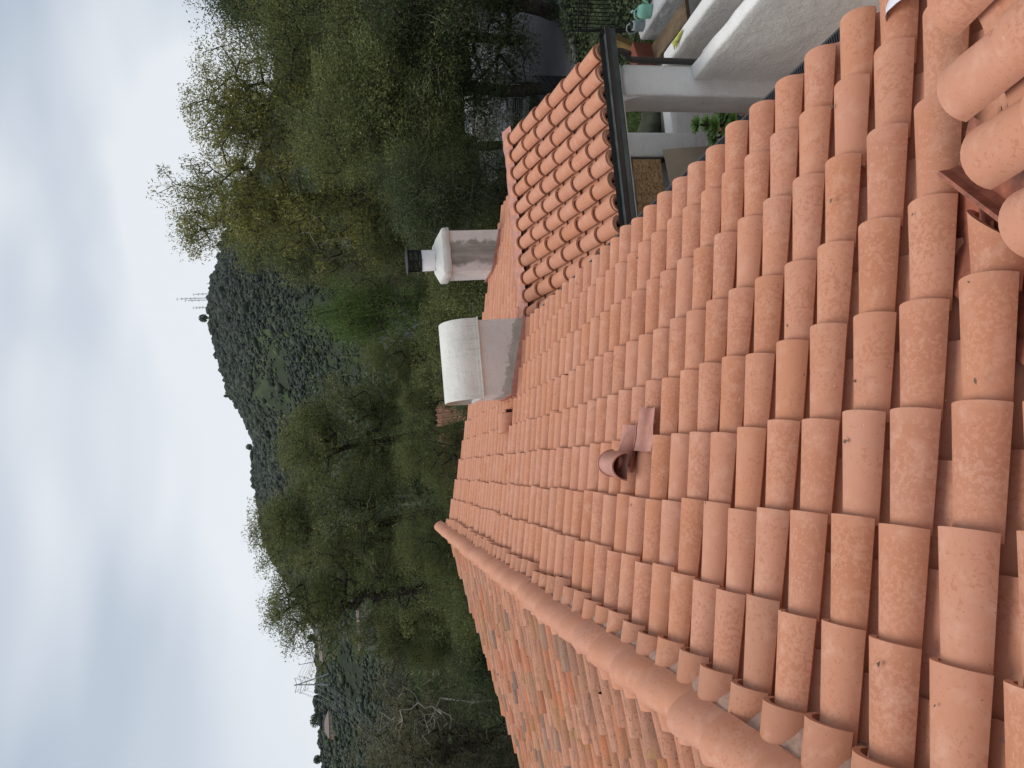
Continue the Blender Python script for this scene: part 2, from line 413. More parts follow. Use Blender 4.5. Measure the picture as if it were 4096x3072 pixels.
# crumbs: dry leaves, grit and mortar bits lying in the channels and on the tiles
mb = MB()
for q in range(520):
    k = int(rng.integers(-2, 30)); s_ = rng.uniform(-3.0, -.15); pan_ = rng.random() < .8
    e = k*PITCH + .101 + (-PITCH/2 + rng.normal(0, .012) if pan_ else rng.normal(0, .03)); h = (-.048 if pan_ else .077) + float(sag(np.array(s_)))
    if s_*math.cos(A) > e - 1.45 and k < 1: continue
    l = rng.uniform(.004, .014); w_ = l*rng.uniform(.3, .8); a = rng.uniform(0, 6.28); c_ = math.cos(a); n_ = math.sin(a)
    P4 = [MAIN.P(np.array(s_ + c_*u1*l - n_*v1*w_), np.array(e + n_*u1*l + c_*v1*w_), np.array(h + .004 + rng.uniform(0, .006))) for u1, v1 in ((-1, 0), (0, -1), (1, 0), (0, 1))]
    mb.add(P4, [(0, 1, 2, 3)], (rng.random(), .5, .5))
tag(mb.build('roof_litter', simple('dry_litter', (.14,.085,.05), .9, .5, 20)), 'dry leaf crumbs and grit in the roof channels', 'litter', None, 'stuff')

# ---- left slope: old salvaged tiles
SK = R_(5)      # the old courses run a little skew to the ridge
_S = np.array((-math.cos(AL), 0, -math.sin(AL))); _E = np.array((0., 1, 0))
LEFT = Frame((-3.08, 0, ZR), _S*math.cos(SK) - _E*math.sin(SK), _E*math.cos(SK) + _S*math.sin(SK))
mb = MB()
for k in range(-6, 54):
    ec = k*PITCH*.98 + .05
    for c in range(16):
        s = .62 + c*.372 + rng.normal(0, .022) - ec*math.tan(SK)
        if ec > 12.45: continue
        tile(mb, LEFT, s, ec + rng.normal(0, .010), w0=.096, w1=.076, ht0=.098, ht1=.080, h0=.014 + rng.normal(0, .009), rnd=rng.random(), mot=rng.random(), jit=3.2, nl=3 if k < 10 else 2)
        tile(mb, LEFT, s - .1, ec - PITCH/2, w0=.104, w1=.115, ht0=.055, ht1=.065, h0=-.026, h1=-.040, pan=True, rnd=.53+.06*rng.random(), mot=rng.random(), jit=1.5, nl=2)  # pans kept dark brown, gap shade deepened by colour
hbuild(mb, 'weathered_roof', M_OLD)
mb = MB()
for k in range(-6, 49):      # new terracotta row next to the ridge on the old side
    ec = k*PITCH*.98 + .05
    tile(mb, LEFT, .29 - ec*math.tan(SK) + rng.normal(0, .015), ec + rng.normal(0, .008), length=.30, w0=.118, w1=.10, ht0=.095, ht1=.08, h0=.02, h1=.02, rnd=.6+.35*rng.random(), mot=.3*rng.random(), jit=1.6, nl=2)
hbuild(mb, 'ridge_starter_row', M_TILE)

# ---- ridge caps
mb = MB()
RX = -3.13
RC = Frame((RX, 0, ZR + .075), (0, 1, 0), (1, 0, 0))
yy = -3.0
i = 0
while yy < 12.45:
    tile(mb, RC, yy + .40, 0, length=.46, w0=.121, w1=.097, ht0=.146, ht1=.112, h0=.020 + rng.normal(0, .004), h1=-.012, th=.016, rnd=.35+.35*rng.random(), mot=.45*rng.random(), jit=2.6, nl=4)
    yy += .375
# rounded end of the last cap
V = []; ye = yy + .02
for a in np.linspace(0, math.pi/2, 5):
    for t in TH: V.append((RX - .105*math.cos(t)*math.cos(a), ye + .09*math.sin(a), ZR + .075 + .125*math.sin(t)*math.cos(a)))
n1 = NA+1
mb.add(V, [(i*n1+k, (i+1)*n1+k, (i+1)*n1+k+1, i*n1+k+1) for i in range(4) for k in range(NA)], (.5, .2, .5), True)
hbuild(mb, 'ridge_caps', M_TILE)
# mortar bed each side of the caps
mb = MB()
for side, x0 in ((1, RX + .075), (-1, RX - .075)):
    ny = 420; V = []; 
    for j in range(ny):
        y = -3 + j*15.4/(ny-1)
        for q, (dx, dzz) in enumerate(((0, .10), (.04, .085), (.085, .035), (.11, -.06))):
            nn = mnoise.noise(Vector((y*9, q*3.1, side*5)))*.014 + mnoise.noise(Vector((y*31, q*7, side)))*.006
            V.append((x0 + side*(dx + nn*1.1), y, ZR - abs(x0+side*dx-RX)*TA + dzz + nn))
    mb.add(V, [(j*4+q, j*4+q+1, (j+1)*4+q+1, (j+1)*4+q) for j in range(ny-1) for q in range(3)], smooth=True)
hbuild(mb, 'ridge_mortar', M_MORTAR)

# ------------------------------------------------------------------ far porch wing: its own roof falls towards the camera
WZ = -.03; WY = 8.06
mb = MB()
WING = Frame((0, WY, WZ), (0, -math.cos(A), -math.sin(A)), (1, 0, 0))
NW = 11
for k in range(NW + 1):
    xc = 2.70 - k*PITCH*.995
    for c in range(7):
        s = 2.50 - c*.382
        if c == 6: ln = .16
        else: ln = .455
        tile(mb, WING, s, xc, length=ln, w0=.108, w1=.092, ht0=.080, h0=.014, h1=-.020, rnd=tile_rnd(k, c), mot=.55*rng.random(), nl=3, jit=1.1)
        tile(mb, WING, s - .01, xc + PITCH/2, w0=.112, w1=.122, ht0=.052, ht1=.060, h0=-.010, h1=-.034, length=ln, pan=True, rnd=tile_rnd(k, c), mot=.2, nl=2) if k > 0 else None
    tile(mb, WING, 2.515, xc, length=.2, w0=.100, w1=.09, ht0=.07, ht1=.06, h0=-.004, h1=-.02, rnd=.1, mot=.2, nl=2)
    # little domed closure at the top of every cover row
    V = []
    for a in np.linspace(0, math.pi/2, 4):
        for t in TH:
            V.append(WING.P(np.array(.19 - .07*math.sin(a)), np.array(xc - .10*math.cos(t)*math.cos(a)), np.array(-.012 + .085*math.sin(t)*math.cos(a))))
    mb.add(np.array(V), [(i*n1+q, (i+1)*n1+q, (i+1)*n1+q+1, i*n1+q+1) for i in range(3) for q in range(NA)], (.6, .2, .5), True)
hbuild(mb, 'porch_roof', M_TILE)
# wrinkled flashing along the porch ridge
mb = MB()
nx = 90; V = []
for j in range(nx):
    x = -.15 + j*3.05/(nx-1)
    for q, (yo, zo) in enumerate(((-.21, -.035), (-.10, .0), (-.01, .035), (.03, .04), (.05, -.03), (.06, -.16))):
        nn = mnoise.noise(Vector((x*7, q*2.3, 1.7)))*.022
        V.append((x, WY - yo*-1 + nn*.7, WZ + zo + nn))
mb.add(V, [(j*6+q, (j+1)*6+q, (j+1)*6+q+1, j*6+q+1) for j in range(nx-1) for q in range(5)], smooth=True)
hbuild(mb, 'ridge_flashing', M_FLASH)
# wing deck, fascia boards, back wall
mb = MB()
zw = lambda y: WZ - (WY - y)*TA
slab(mb, [(-.9, 5.68, zw(5.68)-.10), (2.82, 5.68, zw(5.68)-.10), (2.82, WY, zw(WY)-.10), (-.9, WY, zw(WY)-.10)], .06)
hbuild(mb, 'porch_deck', simple('terracotta_board', (.16,.055,.028), .8, .3))
# gutter (box section) with inside, end cap, seams
def gutter():
    mb = MB(); x0, x1 = -.2, 2.90; yb, yf = 5.62, 5.475; zb = -.815; zt = -.675
    mb.box(x0, x1, yf, yb, zb, zb+.006); mb.box(x0, x1, yb-.004, yb, zb+.006, zt+.01)
    # ogee front face
    prof = [(yf, zb), (yf-.012, zb+.02), (yf-.012, zb+.05), (yf-.032, zb+.085), (yf-.038, zt-.02), (yf-.038, zt), (yf-.024, zt), (yf-.024, zt-.012)]
    for (ya, za), (yc, zc) in zip(prof[:-1], prof[1:]):
        mb.add([(x0, ya, za), (x1, ya, za), (x1, yc, zc), (x0, yc, zc)], [(0,1,2,3)])
    mb.add([(x1, yb, zb), (x1, yf-.01, zb), (x1, yf-.038, zt-.01), (x1, yf-.038, zt), (x1, yb, zt+.01)], [(0,1,2,3,4)])
    return mb
g = hbuild(gutter(), 'gutter', M_BRONZE)
mb = MB(); mb.box(-.19, 2.89, 5.452, 5.612, -.795, -.72); hbuild(mb, 'gutter_lining', M_GUTIN, g)
# downspout: outlet, elbows, leg
mb = MB()
pts = [(2.66, 5.54, -.82), (2.66, 5.54, -.90), (2.655, 5.56, -.95), (2.64, 5.60, -.985), (2.63, 5.63, -1.01), (2.625, 5.645, -1.07), (2.625, 5.65, -1.3), (2.625, 5.65, -3.3)]
mb.tube(pts, .036, 12)
for zz in (-.93, -.95, -.97, -.99): mb.tube([(2.655, 5.56+(-.95-zz)*.5, zz), (2.655, 5.565+(-.95-zz)*.5, zz-.008)], .039, 12)
hbuild(mb, 'downspout', M_BRONZE)
mb = MB(); mb.tube([(2.36, 7.82, -1.2), (2.36, 7.82, -3.3)], .04, 10); hbuild(mb, 'rear_downspout', M_BRONZE)

# main eave gutter with black leaf mesh under the tile ends
mb = MB()
mb.box(.025, .037, 1.0, 8.0, -.19, -.045); mb.box(-.12, .025, 1.0, 8.0, -.19, -.18)
hbuild(mb, 'eave_gutter', M_BRONZE)
mb = MB()
for j in range(420):
    y = 1.0 + j*.0165; mb.box(-.10, .025, y, y+.007, -.052, -.042)
mb.box(-.10, .025, 1.0, 8.0, -.062, -.054)
hbuild(mb, 'leaf_guard', M_MESH)

# ------------------------------------------------------------------ near wing at the lower right, falling away from the camera
VZ = .375     # height of its tile plane at Y = .1
NEAR = Frame((0, .1, VZ), (0, math.cos(A), -math.sin(A)), (1, 0, 0))
mb = MB()
for j, (xc) in enumerate([-.31, -.56, -.84, -1.085, -1.34, -1.63, -1.88, -2.13]):
    e_end = [.0, -.03, -.02, -.07, -.20, -.48, -.73, -.98][j]
    for c in range(7):
        s = e_end - (0 if c == 0 else .29 + .375*(c-1))
        tile(mb, NEAR, s, xc, length=.44, w0=.104, w1=.088, ht0=.076, ht1=.064, h0=.0, h1=-.030, rnd=.2 + .35*rng.random(), mot=.5*rng.random(), nl=4, jit=.8)
        tile(mb, NEAR, s - .07, xc + .128, w0=.112, w1=.122, ht0=.052, ht1=.060, h0=-.010, h1=-.040, pan=True, rnd=.25 + .3*rng.random(), mot=.2, nl=2)
hbuild(mb, 'near_wing_roof', M_TILE)
mb = MB()
zn = lambda y: VZ - (y-.1)*TA - .10
slab(mb, [(-.25, .12, zn(.12)), (-.85, .02, zn(.02)), (-1.2, -.10, zn(-.10)), (-2.6, -1.5, zn(-1.5)), (-2.6, -2.6, zn(-2.6)), (2.5, -2.6, zn(-2.6)), (2.5, .12, zn(.12))], .05)
hbuild(mb, 'near_wing_deck', M_DECK)
# valley flashing: two pans and a folded rib, in plan along (1,1)
mb = MB()
u = np.array((1, 1, -TA)); v_ = np.array((1, -1, 0))/math.sqrt(2)
O = np.array((-1.03, .285, 1.03*TA + .008))
def vrow(t, prof, wob=0): return [tuple(O + u*t + v_*a + np.array((0, 0, b + wob))) for a, b in prof]
prof = [(-.30, .0), (-.17, -.045), (-.02, -.042), (-.008, -.01), (-.003, .042), (.010, .040), (.015, .0), (.03, -.03), (.2, .02)]
ts = np.linspace(0, -2.0, 40); V = []
for t in ts: V += vrow(t, prof, 0)
npf = len(prof); mb.add(V, [(i*npf+q, i*npf+q+1, (i+1)*npf+q+1, (i+1)*npf+q) for i in range(39) for q in range(npf-1)])
hbuild(mb, 'valley_flashing', M_FLASHV)

# ------------------------------------------------------------------ roof vents and chimneys
# box vent housing with a barrel hood
bx = empty('box_chimney', (-.55, 7.8, 0)); bx.parent = house; bx.location = HP
def grid_box(mb, x0, x1, y0, y1, zb, z1, n=10, amp=.006):
    """stucco block whose foot follows the slope; zb(x) gives the foot"""
    def face(P, Q):      # P,Q plan corners
        V = []
        for i in range(n+1):
            for j in range(n+1):
                x = P[0]+(Q[0]-P[0])*i/n; y = P[1]+(Q[1]-P[1])*i/n; z0 = zb(x, y); z = z0+(z1-z0)*j/n
                d = amp*mnoise.noise(Vector((x*6, y*6, z*6))) if 0 < i < n else 0
                nx_, ny_ = (Q[1]-P[1]), -(Q[0]-P[0]); l = math.hypot(nx_, ny_)
                V.append((x+nx_/l*d, y+ny_/l*d, z))
        mb.add(V, [(i*(n+1)+j, (i+1)*(n+1)+j, (i+1)*(n+1)+j+1, i*(n+1)+j+1) for i in range(n) for j in range(n)], smooth=True)
    c = [(x0, y0), (x1, y0), (x1, y1), (x0, y1)]
    for i in range(4): face(c[i], c[(i+1) % 4])
    mb.add([(x0, y0, z1), (x1, y0, z1), (x1, y1, z1), (x0, y1, z1)], [(0,1,2,3)])
X0, X1, Y0, Y1 = -1.04, -.03, 7.40, 8.20
mb = MB(); grid_box(mb, X0, X1, Y0, Y1, lambda x, y: pz(x)-.06, .765)
o = mb.build('stucco_base', M_STUCB, bx)
mb = MB()     # barrel hood: thin shell, axis along X
na = 24; yc = (Y0+Y1)/2; ry = .42; V = []
for x in (X0-.035, X1+.03):
    for rr in (1.0, .965):
        for a in np.linspace(0, math.pi, na+1): V.append((x, yc - ry*rr*math.cos(a), .785 + (.43*rr*math.sin(a)**.8 if a not in (0, math.pi) else 0)))
m = na+1
F = [(k, k+1, 2*m+k+1, 2*m+k) for k in range(na)]; mb.add(V, F, smooth=True)
mb.add(V, [(m+k+1, m+k, 3*m+k, 3*m+k+1) for k in range(na)], smooth=True)
mb.add(V, [(k, m+k, m+k+1, k+1) for k in range(na)]); mb.add(V, [(2*m+k+1, 3*m+k+1, 3*m+k, 2*m+k) for k in range(na)])
mb.build('barrel_hood', M_HOOD, bx)
mb = MB()     # flange frame under the hood
for a in ((X0-.03, X1+.03, Y0-.03, Y0+.02), (X0-.03, X1+.03, Y1-.02, Y1+.03), (X0-.03, X0+.02, Y0+.02, Y1-.02), (X1-.02, X1+.03, Y0+.02, Y1-.02)):
    mb.box(*a, .755, .795)
mb.box(X0-.045, X1+.045, Y0-.045, Y0-.03, .745, .758)
mb.build('hood_flange', M_HOOD, bx)
mb = MB(); mb.box(X0+.04, X1-.04, Y0+.05, Y1-.05, .766, .80); mb.build('vent_throat', simple('dull_brown', (.10,.07,.05)), bx)
mb = MB()      # step flashing round the foot
for (xa, xb, ya, yb) in ((X0-.02, X1+.02, Y0-.02, Y0-.003), (X0-.02, X0-.003, Y0, Y1+.05), (X1+.003, X1+.02, Y0, Y1)):
    V = [(xa, ya, pz(xa)), (xb, ya, pz(xb)), (xb, yb, pz(xb)), (xa, yb, pz(xa))]; T = [(x, y, z+.115) for x, y, z in V]
    mb.add(V+T, [(0,1,5,4), (1,2,6,5), (2,3,7,6), (3,0,4,7), (4,5,6,7)])
mb.build('step_flashing', M_FLASH, bx)

# flue chimney
ch = empty('flue_chimney'); ch.parent = house; ch.location = HP
CX0, CX1, CY0, CY1 = 1.77, 2.575, 11.5, 12.22
mb = MB(); grid_box(mb, CX0, CX1, CY0, CY1, lambda x, y: pz(x)-.05, .47); mb.build('chimney_shaft', M_STUCC, ch)
mb = MB(); mg = .045; V = []     # rough mortar crown
lv = [(.0, .44), (mg, .442), (mg+.004, .45), (mg, .585), (mg-.015, .60), (-.12, .70), (-.18, .72)]
for q, (g_, z) in enumerate(lv):
    c4 = [(CX0-g_, CY0-g_), (CX1+g_, CY0-g_), (CX1+g_, CY1+g_), (CX0-g_, CY1+g_)]
    for i in range(4):
        for j in range(8):
            x = c4[i][0]+(c4[(i+1)%4][0]-c4[i][0])*j/8; y = c4[i][1]+(c4[(i+1)%4][1]-c4[i][1])*j/8
            nn = mnoise.noise(Vector((x*7, y*7, z*9)))*.022
            V.append((x+nn, y+nn, z+nn*(1 if q < 6 else .3)))
mb.add(V, [(q*32+k, q*32+(k+1) % 32, (q+1)*32+(k+1) % 32, (q+1)*32+k) for q in range(len(lv)-1) for k in range(32)] + [tuple((len(lv)-1)*32+k for k in range(32))], smooth=True)
mb.build('chimney_crown', stucco('crown_mortar', (.66,.65,.60), None, 14), ch)
FX, FY = 2.10, 11.86
mb = MB(); mb.lathe([(.205, .72), (.205, 1.0), (.19, 1.0), (.19, .8)], (FX, FY, 0), 28); mb.build('flue_pipe', M_WHITE, ch)
mb = MB()     # perforated cage: lattice of diagonal wires between two rings
mb.lathe([(.212, .985), (.212, 1.03)], (FX, FY, 0), 28); mb.lathe([(.212, 1.115), (.212, 1.135)], (FX, FY, 0), 28); mb.lathe([(.212, 1.22), (.212, 1.25)], (FX, FY, 0), 28)
for k in range(34):
    for sg in (1, -1):
        pts = [(FX + .211*math.cos(2*math.pi*(k+sg*q*.5)/34), FY + .211*math.sin(2*math.pi*(k+sg*q*.5)/34), 1.02 + q*.042) for q in range(6)]
        mb.tube(pts, .0035, 3, caps=False, smooth=False)
for k in range(6):
    a = k*math.pi/3+.3; mb.box(-.012, .012, -.004, .004, .98, 1.25, M=Matrix.Translation((FX+.213*math.cos(a), FY+.213*math.sin(a), 0)) @ Matrix.Rotation(a+math.pi/2, 4, 'Z'))
mb.build('spark_cage', M_BLACK, ch)
mb = MB(); mb.lathe([(.0, 1.285), (.10, 1.282), (.27, 1.266), (.285, 1.258), (.28, 1.252), (.0, 1.262)], (FX, FY, 0), 32); mb.build('flue_lid', M_BLACK, ch)
mb = MB()
for (xa, xb, ya, yb) in ((CX0-.03, CX0-.003, CY0-.02, CY1+.1), (CX0-.03, CX1, CY0-.03, CY0-.004)):
    V = [(xa, ya, pz(xa)), (xb, ya, pz(xb)), (xb, yb, pz(xb)), (xa, yb, pz(xa))]; T = [(x, y, z+.14) for x, y, z in V]
    mb.add(V+T, [(0,1,5,4), (1,2,6,5), (2,3,7,6), (3,0,4,7), (4,5,6,7)])
mb.build('step_flashing', M_FLASH, ch)

# gooseneck vent poking through the tiles
gv = empty('roof_vent'); gv.parent = house; gv.location = HP
vb = Vector((-1.86, 2.84, 1.86*TA + .05))
mb = MB()
hx, hy, hz_ = -1.985, 2.80, .665     # hood: D-shaped barrel, opening to the camera
na = 18; V = []
d = Vector((.10, 1, .04)).normalized(); sx = Vector((1, -.10, -.12)).normalized(); uz = sx.cross(d).normalized()
HR, HH, HL = .088, .105, .25
for t in (-.5, .5):
    for rr in (1, .96):
        for a in np.linspace(0, math.pi, na+1):
            p = Vector((hx, hy, hz_)) + d*(t*HL) - sx*(HR*rr*math.cos(a)) + uz*(HH*rr*math.sin(a)); V.append(tuple(p))
m = na+1
mb.add(V, [(k, k+1, 2*m+k+1, 2*m+k) for k in range(na)], smooth=True); mb.add(V, [(m+k+1, m+k, 3*m+k, 3*m+k+1) for k in range(na)], smooth=True)
mb.add(V, [(k, m+k, m+k+1, k+1) for k in range(na)])
mb.add(V, [(2*m+k for k in range(m))] and [tuple(2*m+k for k in range(m))])
p0 = Vector((hx, hy, hz_)); q = [p0 - sx*HR - d*HL*.5, p0 + sx*HR - d*HL*.5, p0 + sx*HR + d*HL*.5, p0 - sx*HR + d*HL*.5]
mb.add([tuple(x) for x in q], [(0,1,2,3)])
for a in np.linspace(.04, math.pi-.04, 34):     # crimped edge
    for t in (-.5, .5):
        p = p0 + d*(t*HL) - sx*(HR*1.02*math.cos(a)) + uz*(HH*1.02*math.sin(a)); s_ = .0045
        mb.box(p.x-s_, p.x+s_, p.y-s_, p.y+s_, p.z-s_, p.z+s_)
mb.build('vent_hood', M_FLASH, gv)
mb = MB()
mb.tube([tuple(vb + Vector((.08, .0, -.06))), tuple(vb + Vector((.0, .0, .02))), tuple(vb + Vector((-.10, -.02, .09))), (hx+.03, hy+.02, hz_+.02)], [.075, .068, .06, .06], 18)
mb.build('vent_neck', M_FLASH, gv)
mb = MB()     # flashing sheet dressed over the tiles
def sheet(mb, s0, s1, e0, e1, h, wav=.06, ns_=10, ne=14, taper=0):
    V = []
    for i in range(ns_+1):
        for j in range(ne+1):
            a = s0+(s1-s0)*i/ns_; tt = j/ne; w_ = 1 - taper*i/ns_
            e = (e0+e1)/2 + (e1-e0)*(tt-.5)*w_
            ph = (e - .101)/PITCH; hh = h + wav*max(0, math.cos(2*math.pi*ph))**.7
            nn = mnoise.noise(Vector((a*14, e*14, 3)))*.010
            V.append(tuple(MAIN.P(np.array(a), np.array(e), np.array(hh+nn+float(sag(np.array(a)))))))
    mb.add(V, [(i*(ne+1)+j, (i+1)*(ne+1)+j, (i+1)*(ne+1)+j+1, i*(ne+1)+j+1) for i in range(ns_) for j in range(ne)], smooth=True)
sheet(mb, -2.13, -1.80, 2.70, 3.0, .06, .05)
sheet(mb, -1.99, -1.70, 2.53, 2.71, .055, .05, taper=.25)
mb.build('vent_flashing', M_FLASH, gv)
# pipe vent in an open tile beside the box housing
pv = empty('pipe_vent'); pv.parent = house; pv.location = HP
mb = MB(); px_, py_ = -1.28, 7.55; zz = -px_*TA
V = []
for t in (0, 1):
    for a in np.linspace(-.2, math.pi+.2, 15): V.append((px_ - .26*t*1, py_ + .125*math.cos(a), zz + .26*TA*t + .06 + (.15-.05*t)*max(-.2, math.sin(a))))
mb.add(V, [(k, k+1, 15+k+1, 15+k) for k in range(14)], (.5,.2,.5), True); mb.build('vent_cowl', M_TILE, pv)
mb = MB(); mb.tube([(px_+.03, py_+.03, zz-.02), (px_+.03, py_+.03, zz+.10)], .025, 12)
mb.build('vent_pipe', simple('dark_red_pipe', (.10,.025,.018), .4), pv)
mb = MB(); mb.tube([(px_-.02, py_, zz+.05), (px_-.05, py_, zz+.06)], .105, 16); mb.build('vent_shade_disc', simple('opening_shade', (.02,.01,.008)), pv)  # near-black solid disc, paints the shade inside the open tile

# ------------------------------------------------------------------ walls, piers, parapets
ZF = -3.35
def pillow(mb, x0, x1, y0, y1, z0, z1, r=.03, n=6, amp=.008, top=True):
    """hand-trowelled stucco block with soft corners"""
    # plan outline with rounded corners
    pl = []
    for cx, cy, a0 in ((x1-r, y0+r, -90), (x1-r, y1-r, 0), (x0+r, y1-r, 90), (x0+r, y0+r, 180)):
        for q in range(4):
            a = R_(a0 + q*30); pl.append((cx+r*math.cos(a), cy+r*math.sin(a)))
    # subdivide long edges
    out_ = []
    for i, p in enumerate(pl):
        q = pl[(i+1) % len(pl)]; d = math.hypot(q[0]-p[0], q[1]-p[1]); k = max(1, int(d/.09))
        for j in range(k): out_.append((p[0]+(q[0]-p[0])*j/k, p[1]+(q[1]-p[1])*j/k))
    cxx, cyy = (x0+x1)/2, (y0+y1)/2
    nz = max(2, int((z1-z0)/.1)); rings = [(z0+(z1-r-z0)*j/nz, 0) for j in range(nz+1)]
    if top: rings += [(z1-r*.3, r*.3), (z1, r)]
    V = []
    for z, ins in rings:
        for x, y in out_:
            d = Vector((x-cxx, y-cyy)); 
            nn = amp*(mnoise.noise(Vector((x*3.1, y*3.1, z*3.1))) + .5*mnoise.noise(Vector((x*9, y*9, z*9))))
            sx_ = 1 if x > cxx else -1; sy_ = 1 if y > cyy else -1
            V.append((x - sx_*ins*(abs(x-cxx) > (x1-x0)/2-r*1.01) + nn*.9, y - sy_*ins*(abs(y-cyy) > (y1-y0)/2-r*1.01) + nn*.9, z + (nn if ins else 0)))
    m = len(out_)
    mb.add(V, [(i*m+k, i*m+(k+1) % m, (i+1)*m+(k+1) % m, (i+1)*m+k) for i in range(len(rings)-1) for k in range(m)] + [tuple((len(rings)-1)*m+k for k in range(m))], smooth=True)
mb = MB(); pillow(mb, 2.20, 2.585, 5.66, 6.08, ZF, -.93)
# arch shoulders springing from the pier under the roof
na = 10
for x_in, dirn, wid in ((2.22, -1, .10),):
    V = []
    for y in (5.70, 6.06):
        for q in range(na+1):
            a = q/na*math.pi/2; V.append((x_in + dirn*wid*(1-math.cos(a)), y, -1.55 + .64*math.sin(a)))
        V.append((x_in + dirn*wid, y, -.80)); V.append((x_in, y, -.80))
    m = na+3
    mb.add(V, [tuple(range(m)), tuple(range(2*m-1, m-1, -1))] + [(k, (k+1) % m, m+(k+1) % m, m+k) for k in range(m)])
mb.box(.2, 2.60, 5.72, 6.04, -.935, -.815)
hbuild(mb, 'porch_pier', M_STUC)
mb = MB(); pillow(mb, 2.40, 2.79, 7.80, 8.18, ZF, -.25); hbuild(mb, 'rear_pier', M_STUC)
mb = MB(); pillow(mb, 2.80, 4.3, 7.88, 8.13, ZF, -2.60, .03); hbuild(mb, 'low_wall', M_STUC)
mb = MB(); pillow(mb, 2.405, 2.585, 1.5, 5.72, ZF, -1.80, .028, amp=.01); hbuild(mb, 'parapet_wall', M_STUC)
mb = MB()   # house walls
mb.box(-8.2, -.35, -2.4, 12.0, -7, -.16-.3); mb.box(-.35, 2.9, 8.25, 12.0, -5, -1.05)
mb.box(-7.2, -.35, -2.3, 11.9, -.46, -.25)
mb.box(-.36, 2.38, 7.95, 8.10, ZF, -.28)
hbuild(mb, 'wall', M_STUC)
mb = MB()   # gable infill at the far end of the ridge
mb.add([(-8.2, 12.0, -.9), (2.9, 12.0, -1.0), (-3.08, 12.0, ZR-.2), (-8.2, 11.8, -.9), (2.9, 11.8, -1.0), (-3.08, 11.8, ZR-.2)], [(0,1,2), (5,4,3), (0,3,4,1), (1,4,5,2), (2,5,3,0)])
hbuild(mb, 'gable_wall', M_STUC)

# second stair wall to the right (separate low wall)
mb = MB(); pillow(mb, 3.42, 3.62, 3.2, 7.10, -4.0, -2.20, .03); o = mb.build('stair_wall', M_STUC)
tag(o, 'white stucco stair wall with a yellow glove lying on its flat top', 'wall')
mb = MB(); pillow(mb, 4.42, 4.72, 3.2, 8.05, -4.2, -2.32, .03, amp=.02); 
mb.box(4.42, 4.50, 6.5, 7.74, -2.40, -2.345)
gw = mb.build('garden_wall', stucco('grey_plaster', (.42,.42,.42), None, 20))
tag(gw, 'cracked grey plaster garden wall carrying two watering cans', 'wall')

# ------------------------------------------------------------------ terrain
prof_az = [(-1659, 0)]
SKY = [(-60,3),(-34,4.1),(-20.6,4.2),(-18.8,4.3),(-17.0,4.35),(-15.2,4.4),(-12.7,4.35),(-11.1,4.5),(-7.5,6.3),(-5.6,7.4),(-3.9,7.75),(-2.1,7.95),(-.7,8.1),(.7,8.2),(1.9,8.3),(2.6,8.05),(3.1,8.1),(4.2,8.45),(5.0,8.75),(6.1,9.25),(6.8,9.6),(8.6,9.95),(10.3,10.25),(12.1,10.4),(13.5,10.45),(14.5,10.35),(15.5,10.0),(16.9,9.4),(18.2,9.0),(19.6,8.5),(21.2,7.5),(22.8,6.5),(25.4,5.4),(30,4.2),(40,3.6),(60,3)]
SA = np.array([p[0] for p in SKY]); SE = np.array([p[1] for p in SKY])
def sstep(a, b, x): t = np.clip((x-a)/(b-a), 0, 1); return t*t*(3-2*t)
def ridge_d(az): return 330 + 470*sstep(-6.5, -3.5, az)
def terr(az, d):
    """height of the ground at azimuth az (deg, clockwise from +Y) and distance d from the camera"""
    Dr = ridge_d(az); zr = CAM.z + Dr*math.tan(R_(float(np.interp(az, SA, SE))))
    base = ZF - .05 - 9.5*float(sstep(26, 80, d))
    if abs(az) > 100: return base
    t = (d - 85)/(Dr - 85)
    if t <= 0: return base
    p = 1.25 if az > -5 else 1.5
    if t < 1:
        z = base + (zr - base)*t**p
        g = mnoise.noise(Vector((az*.22, d*.004, 2)))*1.0 + .6*abs(mnoise.noise(Vector((az*.55, d*.009, 7)))) + .25*mnoise.noise(Vector((az*1.7, d*.03, 9)))
        z += g*.085*(zr-base)*math.sin(math.pi*min(1, t))
    else:
        z = zr - (t-1)*(zr-base)*.9
    z += .7*mnoise.noise(Vector((az*2.1, d*.02, 4)))*min(1, t*3)
    return z
def pol(az, d): return CAM.x + d*math.sin(R_(az)), CAM.y + d*math.cos(R_(az))
azs = np.concatenate([np.arange(-180, -50, 6), np.arange(-50, 50, .35), np.arange(50, 181, 6)])
ds = np.concatenate([[1.5, 4, 8, 12, 18, 26], np.geomspace(32, 1500, 110)])
V = []
for a in azs:
    for d in ds: x, y = pol(a, d); V.append((x, y, terr(a, d)))
m = len(ds); V = np.array(V); ii, jj = np.meshgrid(np.arange(len(azs)-1), np.arange(m-1), indexing='ij'); ii = ii.ravel(); jj = jj.ravel()
F = np.stack([ii*m+jj, (ii+1)*m+jj, (ii+1)*m+jj+1, ii*m+jj+1], 1)
def terrain_mat():
    m, nt, b = mat_new('hillside', .95, .1)
    n = obj_noise(nt, .018, 6, .6); n2 = obj_noise(nt, .15, 5, .6)
    c = ramp(nt, n, [(.38, (.020,.028,.015)), (.52, (.034,.046,.020)), (.60, (.05,.078,.024)), (.72, (.12,.10,.075))]).outputs[0]
    c = mixc(nt, ramp(nt, n2, [(.45, (0,0,0)), (.6, (1,1,1))]).outputs[0], c, (.035,.040,.024))
    nt.links.new(c, b.inputs['Base Color']); bump(nt, b, n2, .6, 1.5)
    return m
tag(link('hillside', mesh_np('hillside', V, F, None, terrain_mat(), True)), 'brushy hillside and valley floor behind the house', None, None, 'structure')
